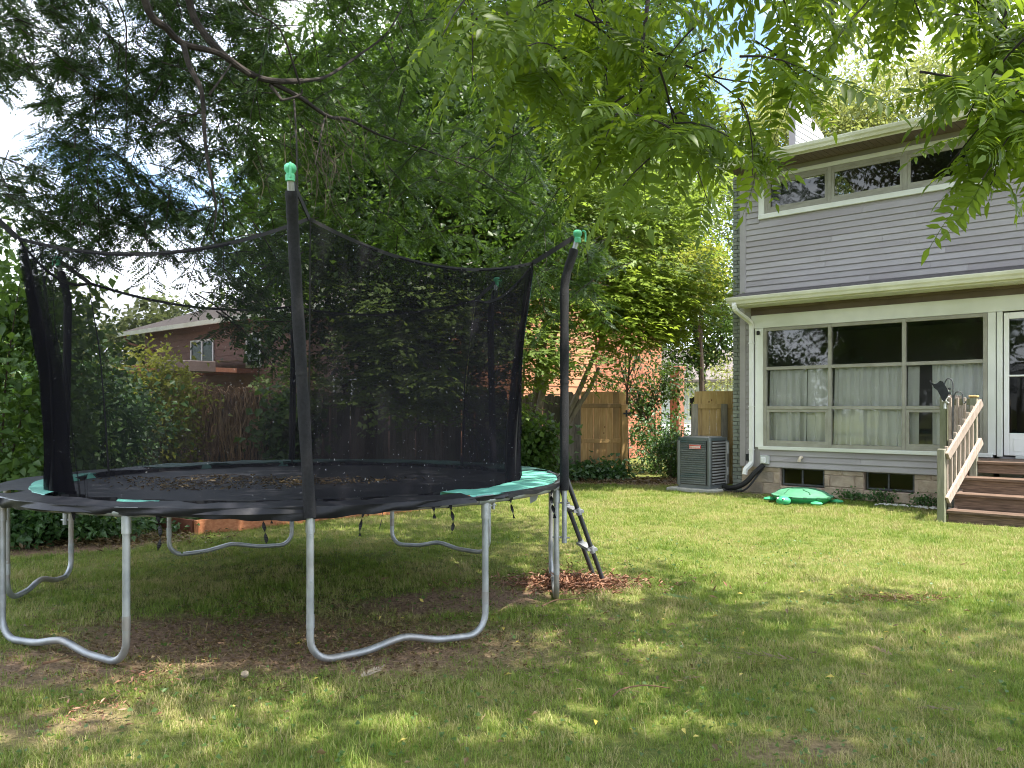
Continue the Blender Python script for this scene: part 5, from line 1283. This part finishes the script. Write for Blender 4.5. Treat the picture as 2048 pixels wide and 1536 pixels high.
for q in range(4):
    ii = [i for i, qq in rest if qq == q]
    if ii: parts.append(place(wf[q][0], wf[q][1], P[ii] - WB, D[ii], Nn[ii], sizes[ii]))
V, F = join(parts); link('foliage', raw_mesh('foliage', V, F, 'leaf_walnut'), wa)['kind'] = 'stuff'
twm = MB()
for t in T: twm.tube([Vector(p - WB) for p in t], [.006, .005, .004, .003, .0025], 5, False)
twm.build('twigs', 'bark_dark', wa)['kind'] = 'stuff'
for pts_, a, b in (([(1310, -160, 4.3), (1296, 0, 4.2), (1286, 80, 4.2), (1284, 160, 4.15), (1276, 220, 4.1), (1278, 290, 4.1), (1285, 345, 4.1)], .013, .003),
                   ([(1288, 90, 4.2), (1320, 108, 4.2), (1360, 125, 4.2), (1410, 150, 4.2), (1450, 175, 4.2), (1490, 215, 4.15), (1504, 290, 4.1), (1505, 350, 4.05)], .008, .002),
                   ([(1290, 150, 4.15), (1310, 200, 4.1), (1330, 260, 4.1), (1337, 320, 4.05), (1335, 380, 4.0)], .005, .002),
                   ([(2030, -160, 3.9), (2012, 0, 3.9), (2008, 100, 3.9), (2000, 200, 3.9), (1990, 260, 3.85), (1996, 330, 3.85)], .011, .003),
                   ([(2004, 150, 3.9), (1965, 195, 3.95), (1930, 230, 4.0)], .005, .002), ([(1660, -120, 4.4), (1663, 0, 4.4), (1668, 80, 4.35)], .009, .004),
                   ([(1410, 150, 4.2), (1460, 160, 4.25), (1530, 168, 4.3)], .005, .003), ([(1020, -120, 5.0), (1010, 0, 5.0), (1030, 60, 4.9)], .008, .003),
                   ([(1190, -120, 4.6), (1185, 0, 4.6), (1200, 70, 4.5), (1215, 170, 4.4)], .008, .003), ([(2100, -100, 4.2), (2060, 20, 4.2), (2030, 70, 4.2), (2040, 200, 4.1)], .007, .002)):
    bough(wa, WB, pts_, a, b, 'bark_dark')
MB().tube(smooth_path([(0, 0, -.1), (-.1, .2, 2), (.2, .1, 4.8), (1.0, -1.0, 8.0), (2.0, -2.5, 11.5)], 6), lerp_list([.36, .3, .24, .17, .06], 25), 12).build('trunk', 'bark', wa, True)
for e in ((-4.8, 5.4, 4.6), (-1.5, 5.2, 4.4), (-5.0, 2.0, 10.0), (5.2, 1.0, 10.2), (-2.2, -6.0, 10.8), (5.5, -6.0, 10.5)):
    MB().tube(smooth_path([(-.4, 1.0, 3.9), (e[0] * .5, e[1] * .55, e[2] * .9 + .6), e], 6), lerp_list([.13, .08, .02], 13), 8).build('limb', 'bark', wa, True)
# the rest of the walnut's crown, above and behind the camera: it shades the near lawn
rng = np.random.default_rng(303)
N_ = 100000; kx, ky = SUN_AZ.x / math.tan(SUN_EL), SUN_AZ.y / math.tan(SUN_EL)
ncl = 620; C = np.stack([rng.uniform(-4, 16, ncl), rng.uniform(-11, 5, ncl), rng.uniform(8.6, 13.0, ncl)], 1)
ix = rng.integers(0, ncl, N_); P = C[ix] + rng.normal(size=(N_, 3)) * np.array([.8, .8, .35])
gx = P[:, 0] - kx * P[:, 2]; gy = P[:, 1] - ky * P[:, 2]
edge = np.interp(gx, [-12, -4, -1.5, 1.3, 3.6, 6, 9], [7.6, 7.4, 7.3, 7.2, 5.5, 3.2, 1.0]) + .5 * np.sin(gx * 2.3) + .3 * np.sin(gx * 5.1 + 1)
keep = (gy < edge + rng.normal(size=N_) * .55) & (gy > -2.5) & (gx < 7.5) & (gx > -5.5)
view = (P[:, 1] > .2) & ((P[:, 2] - EYE) / np.maximum(P[:, 1], .2) < .56)
keep &= ~view
k_ = (P[:, 2] - 3.1) / math.tan(SUN_EL); ax = P[:, 0] - SUN_AZ.x * k_; ay = P[:, 1] - SUN_AZ.y * k_
lit = (ax > -1.2) & (ax < 2.3) & (ay > 2.8) & (ay < 6.4)
keep &= ~(lit & (rng.uniform(0, 1, N_) < .75))
P = P[keep] - WB; n = len(P); D = rdirs(n, rng); D[:, 2] -= .3; Nn = rng.normal(size=(n, 3)) * .4; Nn[:, 2] += 1
sz = rng.uniform(.14, .26, n); V, F = kites(P, D, Nn, sz, sz * .5)
link('crown', raw_mesh('crown', V, F, 'leaf_walnut'), wa)['kind'] = 'stuff'

# ================================================================== GRASS AND SMALL THINGS ON THE LAWN
def tuft(seed, nb_, h0, h1, spread, wd, name):
    rg = np.random.default_rng(seed); V = []; F = []
    for b in range(nb_):
        a = rg.uniform(0, 6.28); r_ = spread * math.sqrt(rg.uniform()); p = np.array([r_ * math.cos(a), r_ * math.sin(a), -.012])
        h = rg.uniform(h0, h1); ln = rg.uniform(.15, .9) * h; da = rg.uniform(0, 6.28); d = np.array([math.cos(da), math.sin(da), 0]); s = np.array([-d[1], d[0], 0]) * wd * rg.uniform(.7, 1.2) / 2
        m_ = p + d * ln * .3 + np.array([0, 0, h * .62]); t = p + d * ln + np.array([0, 0, h]); k = len(V)
        V.extend([p - s, p + s, m_ + s * .8, m_ - s * .8, t]); F.extend([(k, k + 1, k + 2), (k, k + 2, k + 3), (k + 3, k + 2, k + 4)])
    return raw_mesh(name, np.array(V), np.array(F), 'grass_blade')
tcol = bpy.data.collections.new('grass_tufts')
for i, (nb_, h0, h1, sp, wd) in enumerate(((22, .018, .048, .045, .0034), (18, .022, .06, .05, .0036), (26, .014, .038, .05, .0034), (14, .03, .075, .04, .003), (10, .035, .072, .04, .004))):
    tcol.objects.link(bpy.data.objects.new('tuft_%d' % i, tuft(200 + i, nb_, h0, h1, sp, wd, 'tuft')))
rng = np.random.default_rng(77)
def scatter(y0, y1, dens, sc0, sc1):
    w = .66; a = .5 * 2 * w * (y1 * y1 - y0 * y0) + .8 * (y1 - y0); n = int(a * dens)
    y = np.sqrt(rng.uniform(y0 * y0, y1 * y1, n)); x = rng.uniform(-1, 1, n) * (w * y + .4)
    return np.stack([x, y, rng.uniform(sc0, sc1, n)], 1)
A = np.concatenate([scatter(2.5, 4.6, 900, .75, 1.25), scatter(4.6, 7.5, 640, .8, 1.3), scatter(7.5, 11, 430, .85, 1.2), scatter(11, 16.8, 300, .95, 1.3)])
bare = bare_amount(A[:, 0], A[:, 1])
lump = .5 + .5 * np.sin(A[:, 0] * 3.1 + 1.3 * np.sin(A[:, 1] * 2.2)) * np.sin(A[:, 1] * 3.7 + 1.1 * np.sin(A[:, 0] * 1.9))
keep = rng.uniform(0, 1, len(A)) > bare * (1.02 - .25 * lump)
ds_ = (A[:, 0] - HO.x) * .740 - (A[:, 1] - HO.y) * .6726; dd_ = (A[:, 0] - HO.x) * .6726 + (A[:, 1] - HO.y) * .740     # keep clear of house, steps, pad
keep &= ~((ds_ > -.2) & (dd_ > -.22)); keep &= ~((ds_ > 3.5) & (dd_ > -1.85)); keep &= ~((np.abs(A[:, 0] - 3.47) < .5) & (A[:, 1] > 14.45) & (A[:, 1] < 15.7))
keep &= ~((np.hypot(A[:, 0] - 4.58, A[:, 1] - 13.08) < .40)); keep &= A[:, 1] < 16.4 + .3 * np.sin(A[:, 0] * 3)
A = A[keep]; bare = bare[keep]
me = bpy.data.meshes.new('grass'); me.vertices.add(len(A)); zz = 0.012 * np.sin(A[:, 0] * 2.1 + A[:, 1] * .7) * np.sin(A[:, 1] * 1.7 - A[:, 0] * .4) - .008
me.vertices.foreach_set('co', np.stack([A[:, 0], A[:, 1], zz], 1).astype(np.float32).ravel())
at = me.attributes.new('sc', 'FLOAT', 'POINT'); cl_ = np.sin(A[:, 0] * 5.3 + 2.1 * np.sin(A[:, 1] * 2.9)) * np.sin(A[:, 1] * 6.1 + 1.7 * np.sin(A[:, 0] * 3.3)) + .6 * np.sin(A[:, 0] * 13.1 + A[:, 1] * 4.7) * np.sin(A[:, 1] * 11.3)
at.data.foreach_set('value', (A[:, 2] * (1 - .35 * bare) * np.clip(.88 + .2 * cl_, .5, 1.25)).astype(np.float32))
at = me.attributes.new('rz', 'FLOAT', 'POINT'); at.data.foreach_set('value', rng.uniform(0, 6.28, len(A)).astype(np.float32))
gr = link('grass', me); tag(gr, 'short mown grass blades covering the lawn', 'grass', kind='stuff')
ng = bpy.data.node_groups.new('grass_scatter', 'GeometryNodeTree')
ng.interface.new_socket('Geometry', in_out='INPUT', socket_type='NodeSocketGeometry'); ng.interface.new_socket('Geometry', in_out='OUTPUT', socket_type='NodeSocketGeometry')
gi = ng.nodes.new('NodeGroupInput'); go = ng.nodes.new('NodeGroupOutput'); ip = ng.nodes.new('GeometryNodeInstanceOnPoints')
cinf = ng.nodes.new('GeometryNodeCollectionInfo'); cinf.inputs['Collection'].default_value = tcol; cinf.inputs['Separate Children'].default_value = True; cinf.inputs['Reset Children'].default_value = True
def attr(nm):
    a = ng.nodes.new('GeometryNodeInputNamedAttribute'); a.data_type = 'FLOAT'; a.inputs['Name'].default_value = nm; return a
a1 = attr('sc'); a2 = attr('rz'); cx_ = ng.nodes.new('ShaderNodeCombineXYZ'); ng.links.new(a2.outputs['Attribute'], cx_.inputs['Z'])
ng.links.new(gi.outputs[0], ip.inputs['Points']); ng.links.new(cinf.outputs[0], ip.inputs['Instance']); ip.inputs['Pick Instance'].default_value = True
ng.links.new(cx_.outputs[0], ip.inputs['Rotation']); ng.links.new(a1.outputs['Attribute'], ip.inputs['Scale']); ng.links.new(ip.outputs[0], go.inputs[0])
md = gr.modifiers.new('scatter', 'NODES'); md.node_group = ng

def litter(name, lab, cat, n, fx, fy, s0, s1, mat, seed, wide=.4, h=.03, tilt=.35):
    rg = np.random.default_rng(seed); x, y = fx(rg, n), fy(rg, n)
    P = np.stack([x, y, rg.uniform(.008, h, n)], 1); D = rdirs(n, rg); D[:, 2] *= tilt; Nn = rg.normal(size=(n, 3)) * .35; Nn[:, 2] += 1
    sz = rg.uniform(s0, s1, n); V, F = kites(P, D, Nn, sz, sz * wide); o = link(name, raw_mesh(name, V, F, mat)); tag(o, lab, cat, kind='stuff'); return o
litter('mulch', 'reddish wood mulch heaped round the ladder feet', 'mulch', 2400, lambda r, n: .5 + r.standard_t(4, size=n) * .21, lambda r, n: 6.92 + r.standard_t(4, size=n) * .14, .03, .09, 'mulch_bits', 1, .22, .05)
litter('dry_clippings', 'dry straw and clippings lying on the bare soil', 'straw', 2800, lambda r, n: -1.4 + r.normal(size=n) * 1.15, lambda r, n: 5.0 + r.normal(size=n) * .5, .02, .07, 'straw', 2, .09, .02)
litter('soil_crumbs', 'dark leaf crumbs trodden into the bare soil under the trampoline', 'leaf litter', 5200, lambda r, n: -1.3 + r.normal(size=n) * 1.0, lambda r, n: 5.25 + r.normal(size=n) * .5, .01, .035, 'leaf_dry', 12, .6, .02, .5)
litter('clover', 'patches of small clover leaves among the grass', 'clover', 2600, lambda r, n: r.choice([-3.2, -2.2, -1.0, -.2, .8, 1.6, 2.6, 3.3, 1.1, -1.6], n) + r.normal(size=n) * .3, lambda r, n: r.choice([3.3, 3.7, 4.2, 5.2, 6.2, 7.6, 8.2, 9.0], n) + r.normal(size=n) * .22, .018, .032, 'leaf_hedge', 13, .9, .05, .3)
litter('bark_chips', 'rust coloured bark crumbs in the foreground grass', 'bark', 170, lambda r, n: np.where(r.uniform(size=n) < .55, -1.98 + r.normal(size=n) * .08, -2.05 + r.normal(size=n) * .16), lambda r, n: np.where(r.uniform(size=n) < .55, 3.98 + r.normal(size=n) * .12, 4.45 + r.normal(size=n) * .09), .015, .05, 'mulch_bits', 3, .3, .05)
litter('bed_mulch', 'brown leaf mulch beside the raised bed', 'mulch', 1500, lambda r, n: -4.6 + r.normal(size=n) * .55, lambda r, n: 9.3 + r.normal(size=n) * .3, .04, .09, 'leaf_dry', 4, .4, .04)
litter('gateway_leaves', 'dead brown leaves along the bare strip by the gate', 'leaf litter', 1600, lambda r, n: 2.5 + r.normal(size=n) * 1.0, lambda r, n: 16.75 + r.normal(size=n) * .3, .04, .10, 'leaf_dry', 5, .5, .05)
litter('dry_grass_patch', 'orange brown patch of dead grass in the right lawn', 'dead grass', 500, lambda r, n: 2.95 + r.normal(size=n) * .22, lambda r, n: 6.35 + r.normal(size=n) * .06, .02, .06, 'mulch_bits', 6, .1, .04)
litter('yellow_leaves', 'scattered small yellow fallen leaves in the grass', 'leaf litter', 70, lambda r, n: r.uniform(-2.2, 3.6, n), lambda r, n: r.uniform(3.1, 7.0, n), .025, .05, 'leaf_fallen_yellow', 7, .5, .05)
litter('brown_leaves', 'scattered curled brown fallen leaves in the grass', 'leaf litter', 160, lambda r, n: r.uniform(-2.5, 4.5, n), lambda r, n: r.uniform(3.0, 8.5, n), .025, .06, 'leaf_dry', 8, .45, .055)
# fallen fronds and twigs one can pick out
def gp(px, py): 
    Z = 1657 * EYE / (py - 818); return Vector(((px - 1024) / 1657 * Z, Z, .02))
for i, (px, py, rz, s, mat, lab) in enumerate(((1610, 1338, 1.45, .95, 'leaf_dry', 'long withered brown frond lying in the lower right grass'), (1400, 1213, 1.3, .8, 'leaf_hedge', 'fallen green frond lying right of the mulch'),
        (1790, 1330, .4, .5, 'leaf_dry', 'short curled brown frond near the right yellow leaves'), (1410, 1370, 2.2, .5, 'leaf_dry', 'small withered frond left of the long brown frond'), (715, 1375, -.6, .5, 'twig_pale', 'pale curled frond in front of the bare soil'),
        (1930, 1440, 1.7, .6, 'leaf_dry', 'withered frond at the bottom right of the lawn'), (1345, 1195, 1.2, .35, 'leaf_dry', 'small dark frond beside the mulch'))):
    v, f = frond(7, .36, .085, .022, 900 + i, droop=.02, ang=40); v[:, 2] = np.abs(v[:, 2]) * .6
    o = link('fallen_frond', raw_mesh('fallen_frond', v * s, f, mat)); o.location = gp(px, py) + Vector((0, 0, .028)); o.rotation_euler = (R(4), R(3), rz); tag(o, lab, 'leaf', 'fallen fronds on the lawn')
for i, (pp2, r_, lab) in enumerate((([(1084, 1226), (1110, 1214), (1136, 1212), (1170, 1208)], .006, 'pale forked twig lying below the mulch'), ([(1226, 1412), (1245, 1398), (1290, 1390), (1340, 1396)], .005, 'grey bent stick in the lower middle grass'), ([(85, 1345), (115, 1338), (140, 1330)], .008, 'brown stick beside the left front leg'))):
    q = smooth_path([gp(*p) + Vector((0, 0, .03)) for p in pp2], 4); c0 = q[0].copy()
    o = MB().tube([p - c0 for p in q], lerp_list([r_, r_ * .5], len(q)), 6).build('fallen_twig', 'twig', None, True); o.location = c0; tag(o, lab, 'twig', 'twigs on the lawn')
o = MB().lathe([(.001, 0), (.02, .0), (.021, .008), (.02, .014), (.001, .016)], (0, 0, 0), 12).build('wood_disc', 'twig_pale', None, True, gp(490, 1362) + Vector((0, 0, .012)), (R(25), 0, 0)); tag(o, 'small round pale wood slice on the bare soil', 'wood slice')
# pebbles along the foundation
rng = np.random.default_rng(9); pb = MB()
for k in range(150):
    p = hw(rng.uniform(2.3, 3.5), -.28 - abs(rng.normal()) * .10, .012); s = rng.uniform(.012, .03)
    pb.lathe([(.001, -s * .5), (s * .8, -s * .3), (s, .05 * s), (s * .6, s * .45), (.001, s * .55)], p, 6, 1.0, rng.uniform(.7, 1))
o = pb.build('gravel', 'stone', None, True); tag(o, 'pale gravel strip along the foundation by the steps', 'gravel', kind='stuff')
